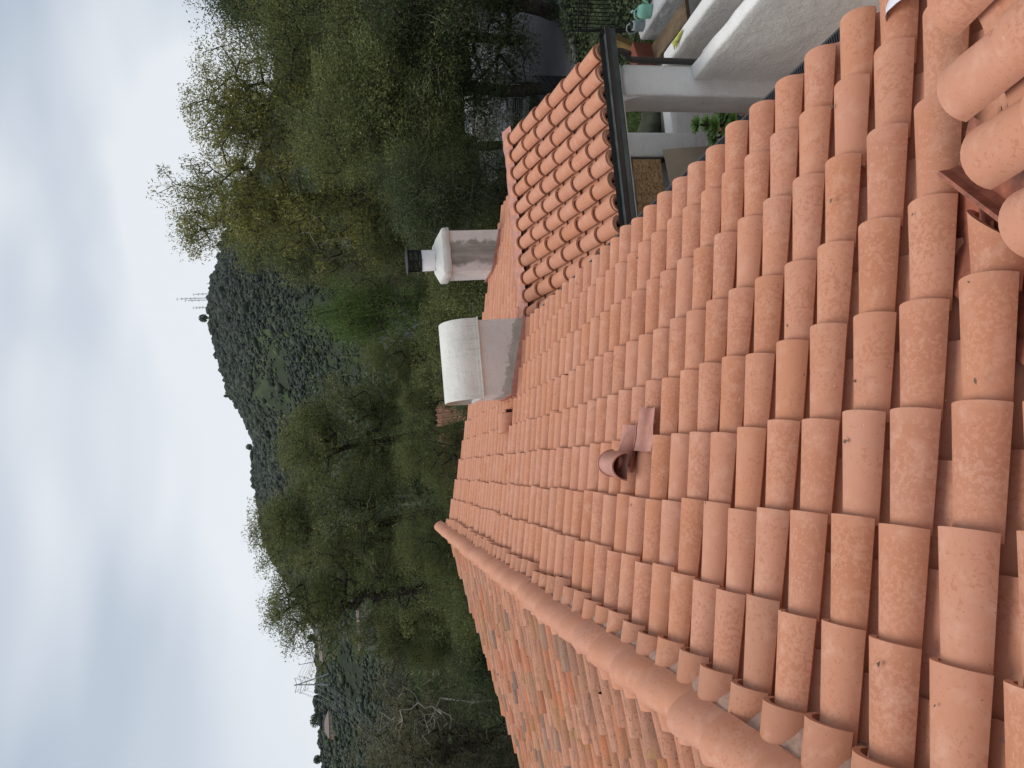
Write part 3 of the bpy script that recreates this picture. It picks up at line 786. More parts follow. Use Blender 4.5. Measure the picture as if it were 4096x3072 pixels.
def ground_on_ray(az, el, d0=90, d1=1200):
    d = d0
    while d < d1:
        if terr(az, d) >= CAM.z + d*math.tan(R_(el)): return d
        d += 4
    return d1

# chaparral: thousands of brush clumps on the slopes as one object
def ico():
    p = (1+5**.5)/2
    v = np.array([(-1,p,0),(1,p,0),(-1,-p,0),(1,-p,0),(0,-1,p),(0,1,p),(0,-1,-p),(0,1,-p),(p,0,-1),(p,0,1),(-p,0,-1),(-p,0,1)], float); v /= np.linalg.norm(v[0])
    f = [(0,11,5),(0,5,1),(0,1,7),(0,7,10),(0,10,11),(1,5,9),(5,11,4),(11,10,2),(10,7,6),(7,1,8),(3,9,4),(3,4,2),(3,2,6),(3,6,8),(3,8,9),(4,9,5),(2,4,11),(6,2,10),(8,6,7),(9,8,1)]
    v = list(map(tuple, v)); mid = {}; F2 = []
    def md(a, b):
        k = (min(a,b), max(a,b))
        if k not in mid:
            q = np.array(v[a])+np.array(v[b]); q /= np.linalg.norm(q); v.append(tuple(q)); mid[k] = len(v)-1
        return mid[k]
    for a, b, c in f:
        x, y, z = md(a,b), md(b,c), md(c,a); F2 += [(a,x,z),(b,y,x),(c,z,y),(x,y,z)]
    return np.array(v), np.array(F2)
IV, IF = ico()
_p = (1+5**.5)/2
JV = np.array([(-1,_p,0),(1,_p,0),(-1,-_p,0),(1,-_p,0),(0,-1,_p),(0,1,_p),(0,-1,-_p),(0,1,-_p),(_p,0,-1),(_p,0,1),(-_p,0,-1),(-_p,0,1)], float); JV /= np.linalg.norm(JV[0])
JF = np.array([(0,11,5),(0,5,1),(0,1,7),(0,7,10),(0,10,11),(1,5,9),(5,11,4),(11,10,2),(10,7,6),(7,1,8),(3,9,4),(3,4,2),(3,2,6),(3,6,8),(3,8,9),(4,9,5),(2,4,11),(6,2,10),(8,6,7),(9,8,1)])
def leaf_mat(name, cols, tr=.32, br=1.0):
    m, nt, b = mat_new(name, .6, .25)
    at = N(nt, 'ShaderNodeAttribute', attribute_name='tv'); sp = N(nt, 'ShaderNodeSeparateColor'); nt.links.new(at.outputs['Color'], sp.inputs[0])
    c = ramp(nt, sp.outputs[0], [(p, tuple(min(.8, x*br) for x in q)) for p, q in cols]).outputs[0]
    v = ramp(nt, sp.outputs[1], [(0, (.7,.7,.7)), (1, (1.18,1.18,1.18))]).outputs[0]
    c = mixc(nt, 1.0, c, v, 'MULTIPLY')
    nt.links.new(c, b.inputs['Base Color'])
    t = N(nt, 'ShaderNodeBsdfTranslucent'); nt.links.new(c, t.inputs[0]); ms = N(nt, 'ShaderNodeMixShader', i={0: tr})
    nt.links.new(b.outputs[0], ms.inputs[1]); nt.links.new(t.outputs[0], ms.inputs[2]); nt.links.new(ms.outputs[0], nt.nodes['Material Output'].inputs[0])
    return m
def brush():
    n = 46000
    VV = []; CC = []; cnt = 0
    while cnt < n:
        az = rng.uniform(-36, 36); Dr = float(ridge_d(az)); t = rng.random()**.85
        d = 90 + (Dr + 8 - 90)*t
        x, y = pol(az, d)
        dens = mnoise.noise(Vector((x*.010, y*.006, 5))) + .5*mnoise.noise(Vector((x*.04, y*.03, 1)))
        big = rng.random() < .10
        if dens > .50 and rng.random() < .88: continue
        z = terr(az, d); r = d*.0021*(.6 + 1.1*rng.random()**1.6)*(1.9 if big else 1)
        q = JV*np.array([r*(1+.4*rng.random()), r*(1+.4*rng.random()), r*(.7+.5*rng.random())])
        q = q*(1+.17*rng.normal(0, 1, (12, 1)))
        VV.append(q + np.array((x, y, z + r*.3))); g = np.clip(.25+.4*dens+rng.normal(0, .2), 0, 1)
        CC.append(np.column_stack([np.full(12, g), np.full(12, rng.random()), np.zeros(12)])); cnt += 1
    V = np.concatenate(VV); F = (JF[None] + (np.arange(n)*12)[:, None, None]).reshape(-1, 3)
    return mesh_np('chaparral', V, F, np.concatenate(CC), leaf_mat('chaparral', [(0, (.010,.019,.010)), (.4, (.021,.035,.015)), (.8, (.042,.060,.021)), (1, (.08,.115,.03))], .05), True)
tag(link('chaparral', brush()), 'dark green brush covering the far slopes', 'brush', None, 'stuff')

# ------------------------------------------------------------------ trees
M_BARK = simple('bark', (.055,.042,.032), .95, .35, 5, .6, 30)
M_PALE = simple('pale_bark', (.33,.30,.25), .9, .25, 5, .4, 30)
M_TWIG = simple('twig_bark', (.26,.23,.18), .9, .2, 4)
LC = {
 'oak':   leaf_mat('oak_leaves', [(0, (.030,.042,.020)), (.5, (.055,.072,.030)), (1, (.10,.12,.045))], br=1.65),
 'olive': leaf_mat('olive_leaves', [(0, (.055,.066,.027)), (.5, (.105,.120,.042)), (.85, (.165,.175,.058)), (1, (.30,.25,.08))], br=1.65),
 'yellow':leaf_mat('yellow_green_leaves', [(0, (.070,.075,.026)), (.5, (.145,.150,.042)), (.85, (.25,.23,.065)), (1, (.40,.30,.08))], br=1.65),
 'bright':leaf_mat('bright_leaves', [(0, (.055,.085,.025)), (.5, (.125,.185,.05)), (1, (.25,.31,.09))], br=1.2),
 'brown': leaf_mat('brown_leaves', [(0, (.055,.056,.032)), (.5, (.10,.094,.052)), (1, (.17,.145,.075))], br=1.65),
}
def grow(seed, H, CR, zlow, ntip, lobes, rt=.22, airy=.5, spread=1.0):
    """returns nodes (pos,parent,radius) and tips for a crown filling lobes between zlow and H"""
    g = np.random.default_rng(seed)
    cs = []
    for i in range(lobes):
        a = g.uniform(0, 2*math.pi); rr = CR*g.uniform(.15, .72); z = g.uniform(zlow + (H-zlow)*.18, H - CR*.28)
        f = 1 - .45*abs((z-zlow)/(H-zlow) - .45)*2*.6
        cs.append((rr*math.cos(a)*f, rr*math.sin(a)*f, z, CR*g.uniform(.26, .46)))
    cs.append((g.normal(0, .25), g.normal(0, .25), H - CR*.3, CR*.30))
    tips = []
    while len(tips) < ntip:
        c = cs[g.integers(len(cs))]; v = g.normal(0, 1, 3); v /= np.linalg.norm(v); q = np.array(c[:3]) + v*c[3]*(g.random()**.45)*np.array((1.15, 1.15, .95))
        if q[2] < zlow*.7: continue
        tips.append(q)
    tips = np.array(tips)
    nodes = [np.array((0., 0., 0.))]; par = [-1]
    nt_ = 7; lean = g.normal(0, .35, 2)
    for i in range(1, nt_+1):
        f = i/nt_; nodes.append(np.array((lean[0]*f*f + g.normal(0, .07), lean[1]*f*f + g.normal(0, .07), (zlow+(H-zlow)*.45)*f))); par.append(i-1)
    order = np.argsort(np.linalg.norm(tips - nodes[-1], axis=1))
    tipn = []
    for ti in order:
        p = tips[ti]; arr = np.array(nodes[2:]); dd = np.linalg.norm(arr - p, axis=1) + .35*np.maximum(0, arr[:, 2]-p[2]); j = int(np.argmin(dd)) + 2
        dist = np.linalg.norm(nodes[j]-p); k = max(1, int(dist/.8)); last = j
        for s_ in range(1, k+1):
            f = s_/k; q = nodes[j]*(1-f) + p*f + (g.normal(0, .10, 3) if s_ < k else 0) + np.array((0, 0, .12*math.sin(math.pi*f)*dist*.3))
            nodes.append(q); par.append(last); last = len(nodes)-1
        tipn.append(last)
    load = np.zeros(len(nodes))
    for t_ in tipn:
        j = t_
        while j >= 0: load[j] += 1; j = par[j]
    rad = rt*np.sqrt(np.maximum(load, .6)/load[0])**.95
    return np.array(nodes), par, np.maximum(rad, .008), tips, g
def skel_mesh(name, nodes, par, rad, mat, n=5, twig=None):
    V = []; F = []; o = 0
    for i in range(1, len(nodes)):
        a = nodes[par[i]]; b = nodes[i]; t = b-a; l = np.linalg.norm(t)
        if l < 1e-4: continue
        t = t/l; ref = np.array((0,0,1.)) if abs(t[2]) < .9 else np.array((1.,0,0)); u_ = np.cross(t, ref); u_ /= np.linalg.norm(u_); v = np.cross(t, u_)
        ang = np.arange(n)*2*math.pi/n; ring = np.cos(ang)[:, None]*u_ + np.sin(ang)[:, None]*v
        V.append(a - t*rad[i]*.3 + ring*min(rad[par[i]], rad[i]*1.35)); V.append(b + ring*rad[i])
        for k in range(n): F.append((o+k, o+(k+1) % n, o+n+(k+1) % n, o+n+k))
        o += 2*n
    V = np.concatenate(V); F = np.array(F); nf = len(F)
    if twig is not None: F = np.concatenate([F, twig[1] + len(V)]); V = np.concatenate([V, twig[0]])
    me = mesh_np(name, V, F, None, mat, True)
    if twig is not None:
        me.materials.append(M_TWIG); mi = np.zeros(len(F), np.int32); mi[nf:] = 1; me.polygons.foreach_set('material_index', mi)
    return me
def leaves(name, tips, per, sig, ll, lw, g, mat, gap=.0, droop=.3):
    keep = g.random(len(tips)) > gap; tips = tips[keep]
    n = len(tips)*per
    c = np.repeat(tips, per, 0); cl = np.repeat(g.random(len(tips)), per); cs = np.repeat(g.uniform(.6, 1.35, len(tips)), per)
    off = np.clip(g.normal(0, 1, (n, 3)), -1.3, 1.3); off *= (sig*cs/ (1+.0*cs))[:, None]*np.array((1, 1, .75))
    p = c + off
    d = g.normal(0, 1, (n, 3)); d[:, 2] -= droop; d /= np.linalg.norm(d, axis=1)[:, None]
    u_ = np.cross(d, g.normal(0, 1, (n, 3))); u_ /= np.linalg.norm(u_, axis=1)[:, None]
    s_ = g.uniform(.65, 1.35, n)[:, None]; L_ = ll*s_; W_ = lw*s_
    V = np.empty((n, 4, 3)); V[:, 0] = p - d*L_*.5; V[:, 1] = p + u_*W_*.5; V[:, 2] = p + d*L_*.5; V[:, 3] = p - u_*W_*.5
    F = np.arange(n*4).reshape(n, 4)
    base = np.clip(cl*.55 + g.normal(.15, .18, n), 0, .93); hot = g.random(n) < .008; base[hot] = 1
    C = np.stack([base, g.random(n), np.zeros(n)], 1); C = np.repeat(C, 4, 0)
    return mesh_np(name, V.reshape(-1, 3), F, C, mat)
PROTO = {}
def twig_geo(tips, g, n=170):
    low = tips[tips[:, 2] < np.quantile(tips[:, 2], .72)]; VV = []; FF = []; o = 0
    for i in range(n):
        p = low[g.integers(len(low))].copy(); d = g.normal(0, 1, 3); d[2] *= .7; d /= np.linalg.norm(d); c = g.normal(0, .35, 3)
        L_ = g.uniform(.4, 1.1); u_ = np.cross(d, (.3, .5, .8)); u_ /= np.linalg.norm(u_); w_ = np.cross(d, u_)
        for q in range(6):
            r_ = .013*(1-q*.14)
            for k in range(3): VV.append(p + r_*(u_*math.cos(k*2.094) + w_*math.sin(k*2.094)))
            if q < 5:
                for k in range(3): FF.append((o+q*3+k, o+q*3+(k+1) % 3, o+q*3+3+(k+1) % 3, o+q*3+3+k))
            d = d + c*.45 + g.normal(0, .22, 3); d /= np.linalg.norm(d); p = p + d*L_/5
        o += 18
    return np.array(VV), np.array(FF)
def proto(key, seed, H, CR, zlow, ntip, lobes, per, sig, ll, lw, gap=0, bark=M_BARK, rt=.22, droop=.3):
    nodes, par, rad, tips, g = grow(seed, H, CR, zlow, ntip, lobes, rt)
    PROTO[key] = (skel_mesh('trunk_'+key, nodes, par, rad, bark, twig=twig_geo(tips, g) if per else None), leaves('crown_'+key, tips, per, sig, ll, lw, g, LC['olive'], gap, droop) if per else None, H)
proto('broad', 11, 12, 5.0, 2.0, 520, 17, 190, .46, .095, .032)
proto('tall', 23, 13, 3.6, 3.0, 420, 15, 150, .36, .115, .034)
proto('airy', 37, 12, 4.2, 3.0, 560, 17, 105, .28, .12, .032, .15)
proto('round', 41, 9, 3.6, 1.0, 420, 14, 210, .40, .085, .03)
proto('bushy', 57, 6, 3.4, .3, 380, 14, 210, .38, .085, .03)
proto('twiggy', 67, 10, 4.4, 1.5, 640, 18, 85, .28, .11, .032, .15)
proto('dead', 83, 9, 1.7, 2.6, 110, 12, 0, 0, 0, 0, bark=M_PALE, rt=.05)
def tree(name, key, col, az, d, topel, label, rz=None, cr=1.0, cat='tree', group='trees behind the house', zoff=0, bark=None):
    tm, cm, H = PROTO[key]; x, y = pol(az, d); z = terr(az, d) - .1
    ht = CAM.z + d*math.tan(R_(topel)) - z; s = ht/H
    t = empty(name, (x, y, z), rng.uniform(0, 6.28) if rz is None else rz, label, cat, group); t.scale = (s*cr, s*cr, s)
    o = link('trunk', tm, t)
    if bark is not None: o.material_slots[0].link = 'OBJECT'; o.material_slots[0].material = bark
    if cm is not None:
        c = link('crown', cm, t); c.material_slots[0].link = 'OBJECT'; c.material_slots[0].material = LC[col]
    return t
T = tree
T('oak_tree', 'round', 'oak', 35.6, 30, 9.9, 'dark oak crown jutting into the sky at the photo corner', cr=1.0)
T('tall_tree', 'airy', 'yellow', 21.6, 25, 13.2, 'tallest yellow-green tree, its airy top standing highest against the sky', cr=.8)
T('leafy_tree', 'tall', 'yellow', 27.0, 26, 10.6, 'yellow-green tree between the dark oak and the tallest tree', cr=1.0)
T('leafy_tree', 'airy', 'olive', 18.6, 31, 9.2, 'thin olive tree leaning beside the tallest tree, hill showing through', cr=.75)
T('leafy_tree', 'broad', 'olive', 25.0, 21, 4.6, 'broad olive tree massed in front of the tallest tree trunk')
T('leafy_tree', 'broad', 'olive', 32.5, 24, 7.0, 'broad olive tree standing in front of the dark oak')
T('leafy_tree', 'tall', 'olive', 29.0, 20, 2.0, 'olive tree with drooping leaves above the driveway and iron fence', cr=1.5)
T('leafy_tree', 'round', 'oak', 21.5, 17.5, -2.0, 'dark leafy tree directly behind the porch roof ridge')
T('leafy_tree', 'airy', 'brown', 16.0, 36, 2.5, 'sparse brownish tree in front of the ochre house', cr=1.0)
T('leafy_tree', 'round', 'bright', 12.6, 24, 3.4, 'bright green tree rising behind the barrel-hooded vent housing', cr=.62)
T('leafy_tree', 'broad', 'olive', 8.8, 31, .2, 'olive tree behind the barrel-hooded housing, over the terracotta neighbour roof', cr=.85)
T('leafy_tree', 'tall', 'olive', 2.8, 33, 6.8, 'full olive tree near the hill saddle, dark limbs showing', cr=1.15)
T('leafy_tree', 'tall', 'olive', -3.6, 31, 9.2, 'tree whose thin top breaks the skyline nearest above the ridge end', cr=1.0)
T('leafy_tree', 'airy', 'olive', -9.2, 28, 8.2, 'open tree with crooked dark limbs and wispy leaves against the sky', cr=1.0)
T('leafy_tree', 'twiggy', 'olive', -12.6, 36, -.5, 'sparse twiggy tree under the glass-fronted hill house', cr=1.1)
T('leafy_tree', 'twiggy', 'brown', -20.5, 30, 2.6, 'brownish fine-leaved tree at the photo edge below the power lines', cr=1.2)
T('leafy_tree', 'round', 'brown', -25.0, 27, -1.0, 'dull brown-green tree behind the far corner of the old tiles')
T('leafy_tree', 'bushy', 'oak', -15.5, 25, -5.0, 'dark low tree at the foot of the pale dead tree')
T('leafy_tree', 'broad', 'olive', -6.5, 25, -1.2, 'olive tree directly behind the far end of the ridge caps')
T('leafy_tree', 'bushy', 'olive', -11.0, 24, -5.0, 'low mid-green bush tree behind the weathered tile slope')
T('leafy_tree', 'broad', 'olive', .6, 24, -1.6, 'dense olive tree behind the far roof edge, left of the vent housing')
T('leafy_tree', 'bushy', 'olive', 16.0, 19, -5.5, 'low olive tree between the two chimneys')
T('leafy_tree', 'round', 'olive', 20.0, 26, .5, 'olive tree behind the white flue chimney cap')
T('leafy_tree', 'airy', 'olive', 5.2, 27, -2.6, 'light olive tree veiling the terracotta neighbour roof')
T('leafy_tree', 'bushy', 'olive', 9.8, 22, -4.4, 'olive bush tree just above the curved vent hood')
T('leafy_tree', 'bushy', 'oak', 6.5, 20, -7.0, 'dark bushy tree touching the roof edge behind the vent housing')
T('leafy_tree', 'bushy', 'oak', 34.5, 20, -1.5, 'dark green tree overhanging the driveway at the photo edge')
T('leafy_tree', 'broad', 'olive', 14.5, 45, -.4, 'olive tree beyond the grey shingled roof')
T('leafy_tree', 'airy', 'olive', -11.9, 31, 2.4, 'airy olive tree partly hiding the long pale hillside house', cr=.8)
T('leafy_tree', 'round', 'olive', -13.6, 30, -2.2, 'olive tree before the open slope, next to the pale dead tree')
T('leafy_tree', 'bushy', 'olive', -2.2, 25, -5.2, 'olive bush tree hiding most of the small outbuilding roof')
T('dead_tree', 'dead', None, -18.6, 27, .8, 'leafless pale grey tree with forked bare branches')

# far-off wood between the near trees and the hill foot: reads as one mass
def wood():
    VV = []; CC = []; n = 0
    for i in range(330):
        az = rng.uniform(-36, 38); d = rng.uniform(42, 135)
        x, y = pol(az, d); z = terr(az, d); H = rng.uniform(5.5, 9.5) * (1 if d < 90 else .75); R = rng.uniform(2.4, 4.2)
        if (abs(az-13.7) < 3 and 40 < d < 62): H = min(H, 4)
        for l in range(5):
            c = np.array((x, y, z + H*.55)) + rng.normal(0, 1, 3)*np.array((R*.45, R*.45, H*.18)); r = R*rng.uniform(.45, .7); m = 170
            v = rng.normal(0, 1, (m, 3)); v /= np.linalg.norm(v, axis=1)[:, None]; p = c + v*r*(rng.random((m, 1))**.3)
            s_ = .24*(1 + d/150); a = rng.normal(0, 1, (m, 3)); a /= np.linalg.norm(a, axis=1)[:, None]; b = np.cross(a, rng.normal(0, 1, (m, 3))); b /= np.linalg.norm(b, axis=1)[:, None]
            q = np.stack([p-a*s_, p+b*s_*.5, p+a*s_, p-b*s_*.5], 1); VV.append(q.reshape(-1, 3))
            cc = np.clip(rng.random()*.5 + rng.normal(.15, .15, m), 0, .93); CC.append(np.repeat(np.stack([cc, rng.random(m), np.zeros(m)], 1), 4, 0)); n += m
    V = np.concatenate(VV)
    return mesh_np('distant_wood', V, np.arange(len(V)).reshape(-1, 4), np.concatenate(CC), LC['oak'])
tag(link('distant_wood', wood()), 'wooded valley floor behind the near trees', 'woodland', None, 'stuff')

# lone trees on the summit
def blob_tree(name, az, el_base, h, label, d=None, fac=.34):
    d = float(ridge_d(az)) if d is None else d; x, y = pol(az, d); z = terr(az, d) - .5
    t = empty(name, (x, y, z), 0, label, 'tree', 'lone trees on the skyline')
    mb = MB(); mb.tube([(0,0,0), (0,0,h*.4)], h*.05, 6); mb.build('trunk', M_BARK, t)
    V = []; C = []; m = 700
    v = rng.normal(0, 1, (m, 3)); v /= np.linalg.norm(v, axis=1)[:, None]; p = v*(rng.random((m, 1))**.4)*np.array((h*fac, h*fac, h*.36)) + np.array((0, 0, h*.62))
    s_ = h*.05; a = rng.normal(0, 1, (m, 3)); b = np.cross(a, rng.normal(0, 1, (m, 3))); a /= np.linalg.norm(a, axis=1)[:, None]; b /= np.linalg.norm(b, axis=1)[:, None]
    q = np.stack([p-a*s_, p+b*s_*.7, p+a*s_, p-b*s_*.7], 1).reshape(-1, 3)
    link('crown', mesh_np('crown', q, np.arange(len(q)).reshape(-1, 4), np.repeat(np.stack([rng.random(m)*.4, rng.random(m), np.zeros(m)], 1), 4, 0), LC['oak']), t)
    return t
blob_tree('lone_tree', 12.55, 0, 13, 'single dark tree standing on the hill crest beside the antenna masts')
blob_tree('lone_tree', 6.6, 0, 8, 'small pointed tree on the hill shoulder where the crest drops', fac=.22)
blob_tree('lone_tree', 2.6, 0, 10, 'round tree on the knoll in the saddle of the ridge')
blob_tree('lone_tree', -17.5, 0, 5.5, 'tree cluster on the low ridge beyond the brown hill house', d=325, fac=.5)
blob_tree('lone_tree', -20.0, 0, 5, 'wide tree on the low ridge nearest the photo edge', d=325)
blob_tree('lone_tree', -11.9, 0, 5, 'tree on the low ridge between the lattice tower and the wispy tree', d=325)

# ------------------------------------------------------------------ antennas, tower, wires
def mast(az, h, label, arms=4, guy=False, dx=0):
    d = 796; x, y = pol(az, d); z = terr(az, d) - 1
    t = empty('antenna_mast', (x, y, z), 0, label, 'antenna', 'antenna masts on the summit')
    mb = MB(); w_ = .45
    for a in range(3):
        mb.tube([(w_*math.cos(a*2.09), w_*math.sin(a*2.09), 0), (w_*.6*math.cos(a*2.09), w_*.6*math.sin(a*2.09), h*.86)], .12, 4)
    mb.tube([(0,0,h*.8), (0,0,h)], .14, 5)
    for k in range(int(h/1.6)): zz = k*1.6*.86; mb.tube([(w_*.8, 0, zz), (-w_*.5, w_*.5, zz+1)], .07, 3, caps=False)
    mb.build('lattice', simple('grey_steel', (.20,.21,.22), .5, .1) if 'gs' not in MM else MM['gs'], t)
    for k in range(arms):
        mb = MB(); zz = h*(.45 + .5*k/max(1, arms-1)); mb.box(-1.1, 1.1, -.1, .1, zz, zz+.18); mb.box(-1.2, -.9, -.15, .15, zz-.5, zz+.7); mb.box(.9, 1.2, -.15, .15, zz-.5, zz+.7)
        mb.build('dipole_arm', MM['gs'], t)
MM = {'gs': simple('grey_steel', (.34,.35,.36), .5, .1)}
mast(14.05, 34, 'tallest thin antenna mast on the hill summit', 5)
mast(13.9, 26, 'second tallest mast, standing close beside the tallest one', 3)
mast(14.35, 18, 'antenna mast with a drum-shaped dish near the oak side of the group', 3)
mast(13.35, 18, 'separate antenna mast nearest the lone summit tree', 4)
mast(15.1, 7, 'shortest mast standing apart at the far side of the group', 1)
# transmission tower on the left ridge: two inclined legs and cross arms
d = 300; x, y = pol(-15.0, d); z = terr(-15.0, d)
t = empty('transmission_tower', (x, y, z), R_(15), 'two-legged steel power line tower with cross arms on the low ridge', 'power tower')
mb = MB(); h = CAM.z + d*math.tan(R_(6.0)) - z
mb.tube([(-1.6, 0, 0), (.2, 0, h)], [.32, .2], 6); mb.tube([(2.4, 0, 0), (-.1, 0, h)], [.32, .2], 6); mb.build('legs', MM['gs'], t)
arms = []
for k, (f, wd) in enumerate(((.93, 2.6), (.80, 3.2), (.67, 2.6))):
    mb = MB(); mb.tube([(-wd, 0, h*f+.8), (0, 0, h*f), (wd, 0, h*f+.8)], .11, 4); mb.tube([(-wd, 0, h*f+.8), (-wd*.6, 0, h*f-1.0)], .06, 3); mb.tube([(wd, 0, h*f+.8), (wd*.6, 0, h*f-1.0)], .06, 3)
    mb.build('cross_arm', MM['gs'], t)
    for sg in (-1, 1): arms.append((sg*wd*.9, h*f))
def world_pt(lx, lz): a = R_(15); return Vector((x + lx*math.cos(a), y + lx*math.sin(a), z + lz))
M_WIRE = simple('wire', (.13,.14,.15), .5, .1)
for k, (lx, lz) in enumerate(arms):
    P0 = world_pt(lx, lz)
    for end, nm in (((-27.5, 85, -1.2 - k*.35), 'near'), ((-8.0, 560, 4.6), 'far')):
        ex, ey = pol(end[0] - (.18*k if nm == 'near' else -.0), end[1]); ez = CAM.z + end[1]*math.tan(R_(end[2] + (k*.1 if nm == 'far' else 0)))
        P1 = Vector((ex, ey, ez)); pts = []
        for q in range(25):
            f = q/24; p = P0.lerp(P1, f); p.z -= 4*(7 if nm == 'near' else 8)*f*(1-f); pts.append(tuple(p))
        mb = MB(); mb.tube(pts, [.055*(1-f/24*(.6 if nm == 'near' else -.6)) for f in range(25)], 4, caps=False)
        o = mb.build('power_line', M_WIRE)
        pos = ('topmost', 'middle', 'lowest')[k//2]; sd_ = ('left', 'right')[k % 2]
        tag(o, '%s tower arm wire, %s side, %s' % (pos, sd_, 'sagging down across the brushy slope' if nm == 'near' else 'running behind the wispy tree'), 'power line', 'power lines on the low ridge')

# ------------------------------------------------------------------ houses on the slopes
M_ROOFG = simple('grey_shingles', (.13,.14,.16), .85, .25, 3, .6, 9); M_ROOFT = simple('distant_terracotta', (.30,.15,.10), .85, .3, 2)
M_ROOFB = simple('brown_shingles', (.22,.17,.15), .9, .2); M_TAN = simple('tan_wall', (.42,.31,.20), .85, .1); M_OCHRE = simple('ochre_wall', (.60,.40,.17), .85, .1)
M_PALEW = simple('pale_wall', (.27,.28,.27), .8, .1); M_GLASS = simple('window_glass', (.05,.06,.07), .08, .2, spec=.8); M_TRIM = simple('white_trim', (.78,.78,.76), .6, .05)
def gable_house(name, az, d, el, W, D, H, rh, rot, wall, roof, label, wins=4, hip=False, ridges=False, floors=1):
    x, y = pol(az, d); zt = CAM.z + d*math.tan(R_(el)); z0 = zt - H
    g_ = terr(az, d); base = min(0, g_ - z0 - 1)
    t = empty(name, (x, y, z0), R_(-az + rot), label, 'house')
    mb = MB(); mb.box(-W/2, W/2, -D/2, D/2, base, H)
    mb.add([(-W/2, -D/2, H), (-W/2, D/2, H), (-W/2, 0, H+rh*.95), (W/2, -D/2, H), (W/2, D/2, H), (W/2, 0, H+rh*.95)], [(0,2,1), (3,4,5), (0,3,5,2), (1,2,5,4)]) if not hip else None
    mb.build('wall', wall, t)
    mb = MB(); o_ = .45; ri = D*.45 if hip else -o_
    th_ = .14
    for sg in (-1, 1):
        P = [(-W/2-o_, sg*(D/2+o_), H-rh*o_/(D/2)), (W/2+o_, sg*(D/2+o_), H-rh*o_/(D/2)), (W/2-ri, 0, H+rh), (-W/2+ri, 0, H+rh)]
        if sg < 0: slab(mb, P, th_)
        else: slab(mb, P, th_)
    if hip:
        for sg in (-1, 1): slab(mb, [(sg*(W/2+o_), -D/2-o_, H-rh*o_/(D/2)), (sg*(W/2+o_), D/2+o_, H-rh*o_/(D/2)), (sg*(W/2-ri), 0, H+rh)], th_)
    if ridges:      # pantile rolls / shingle courses as real ribs
        nr = int((W+.8)/.28)
        for k in range(nr):
            xx = -W/2-.35 + k*.28
            for sg in (-1, 1):
                mb.tube([(xx, sg*(D/2+o_), H-rh*o_/(D/2)+.03), (xx, 0, H+rh+.03)], .075, 5, caps=False)
    mb.build('roof', roof, t)
    for fl in range(floors):
        for k in range(wins):
            xx = -W/2 + (k+.5)*W/wins; zc = H*(fl+.55)/floors; ww = min(.6, W/wins*.3); hh = .55
            mb = MB()
            for a in ((xx-ww-.08, xx-ww, zc-hh-.08, zc+hh+.08), (xx+ww, xx+ww+.08, zc-hh-.08, zc+hh+.08), (xx-ww, xx+ww, zc-hh-.08, zc-hh), (xx-ww, xx+ww, zc+hh, zc+hh+.08)):
                mb.box(a[0], a[1], -D/2-.06, -D/2+.02, a[2], a[3])
            f = mb.build('window', M_TRIM, t)
            mb = MB(); mb.box(xx-ww, xx+ww, -D/2-.02, -D/2+.01, zc-hh, zc+hh); mb.build('pane', M_GLASS, f)
    return t
gable_house('hill_house', 17.7, 120, -.1, 9, 7, 4.8, 1.4, 8, M_OCHRE, M_ROOFG, 'ochre two-storey house with grey roof seen through sparse branches', 4, floors=2)
gable_house('hill_house', 13.6, 46, -4.6, 6.5, 5, 3.2, 2.2, -10, M_TAN, M_ROOFG, 'house with a steep grey shingled roof and tan siding behind the flue chimney', 3)
gable_house('neighbour_house', 7.0, 40, -8.3, 12, 7, 3.0, 1.7, 6, M_PALEW, M_ROOFT, 'neighbour house with long terracotta roof behind the barrel-hooded housing', 4, ridges=True)
gable_house('neighbour_house', -2.2, 38, -8.2, 5, 5, 2.6, 1.0, -12, M_PALEW, M_ROOFT, 'small terracotta-roofed outbuilding glimpsed behind the far roof edge', 2, ridges=True)
t = gable_house('hill_house', -11.6, 210, 1.2, 12, 8, 5.0, .8, 10, M_PALEW, M_ROOFB, 'long pale house with wide glass bands on the hillside behind wispy branches', 9, floors=2)
gable_house('hill_house', -18.0, 300, 3.75, 9, 6, 2.4, 1.6, 8, M_TAN, M_ROOFB, 'brown-roofed house on the low ridge under the power lines', 3, hip=True)
gable_house('hill_house', -12.6, 300, 4.0, 9, 6, 4.6, 1.3, -20, M_PALEW, M_ROOFB, 'white-gabled house on the low ridge near the tower', 3)
gable_house('hill_house', -11.2, 305, 4.2, 7, 6, 4.0, 1.3, 20, M_PALEW, M_ROOFG, 'grey-roofed house on the low ridge behind the wispy tree', 3)

# ------------------------------------------------------------------ yard: paving, driveway, fences, small things
def asphalt():
    m, nt, b = mat_new('asphalt', .85, .3)
    c = ramp(nt, obj_noise(nt, .9, 6, .65), [(.3, (.095,.095,.10)), (.7, (.17,.17,.175))]).outputs[0]
    c = mixc(nt, ramp(nt, obj_noise(nt, 120, 2), [(.4, (0,0,0)), (.7, (.5,)*3)]).outputs[0], c, (.22,.22,.22))
    nt.links.new(c, b.inputs['Base Color']); bump(nt, b, obj_noise(nt, 90), .4, .01); return m
def strip(name, P, mat, label, z=.01):
    mb = MB(); mb.add(P, [tuple(range(len(P)))]); return tag(mb.build(name, mat), label, None, None, 'structure')
strip('driveway', [(6.4, 13.4, ZF), (9.2, 14.4, ZF), (12.2, 16.8, ZF), (17, 24, ZF), (17, 27, ZF), (9.5, 27, ZF), (7.4, 19, ZF)], asphalt(), 'grey asphalt driveway beyond the porch')
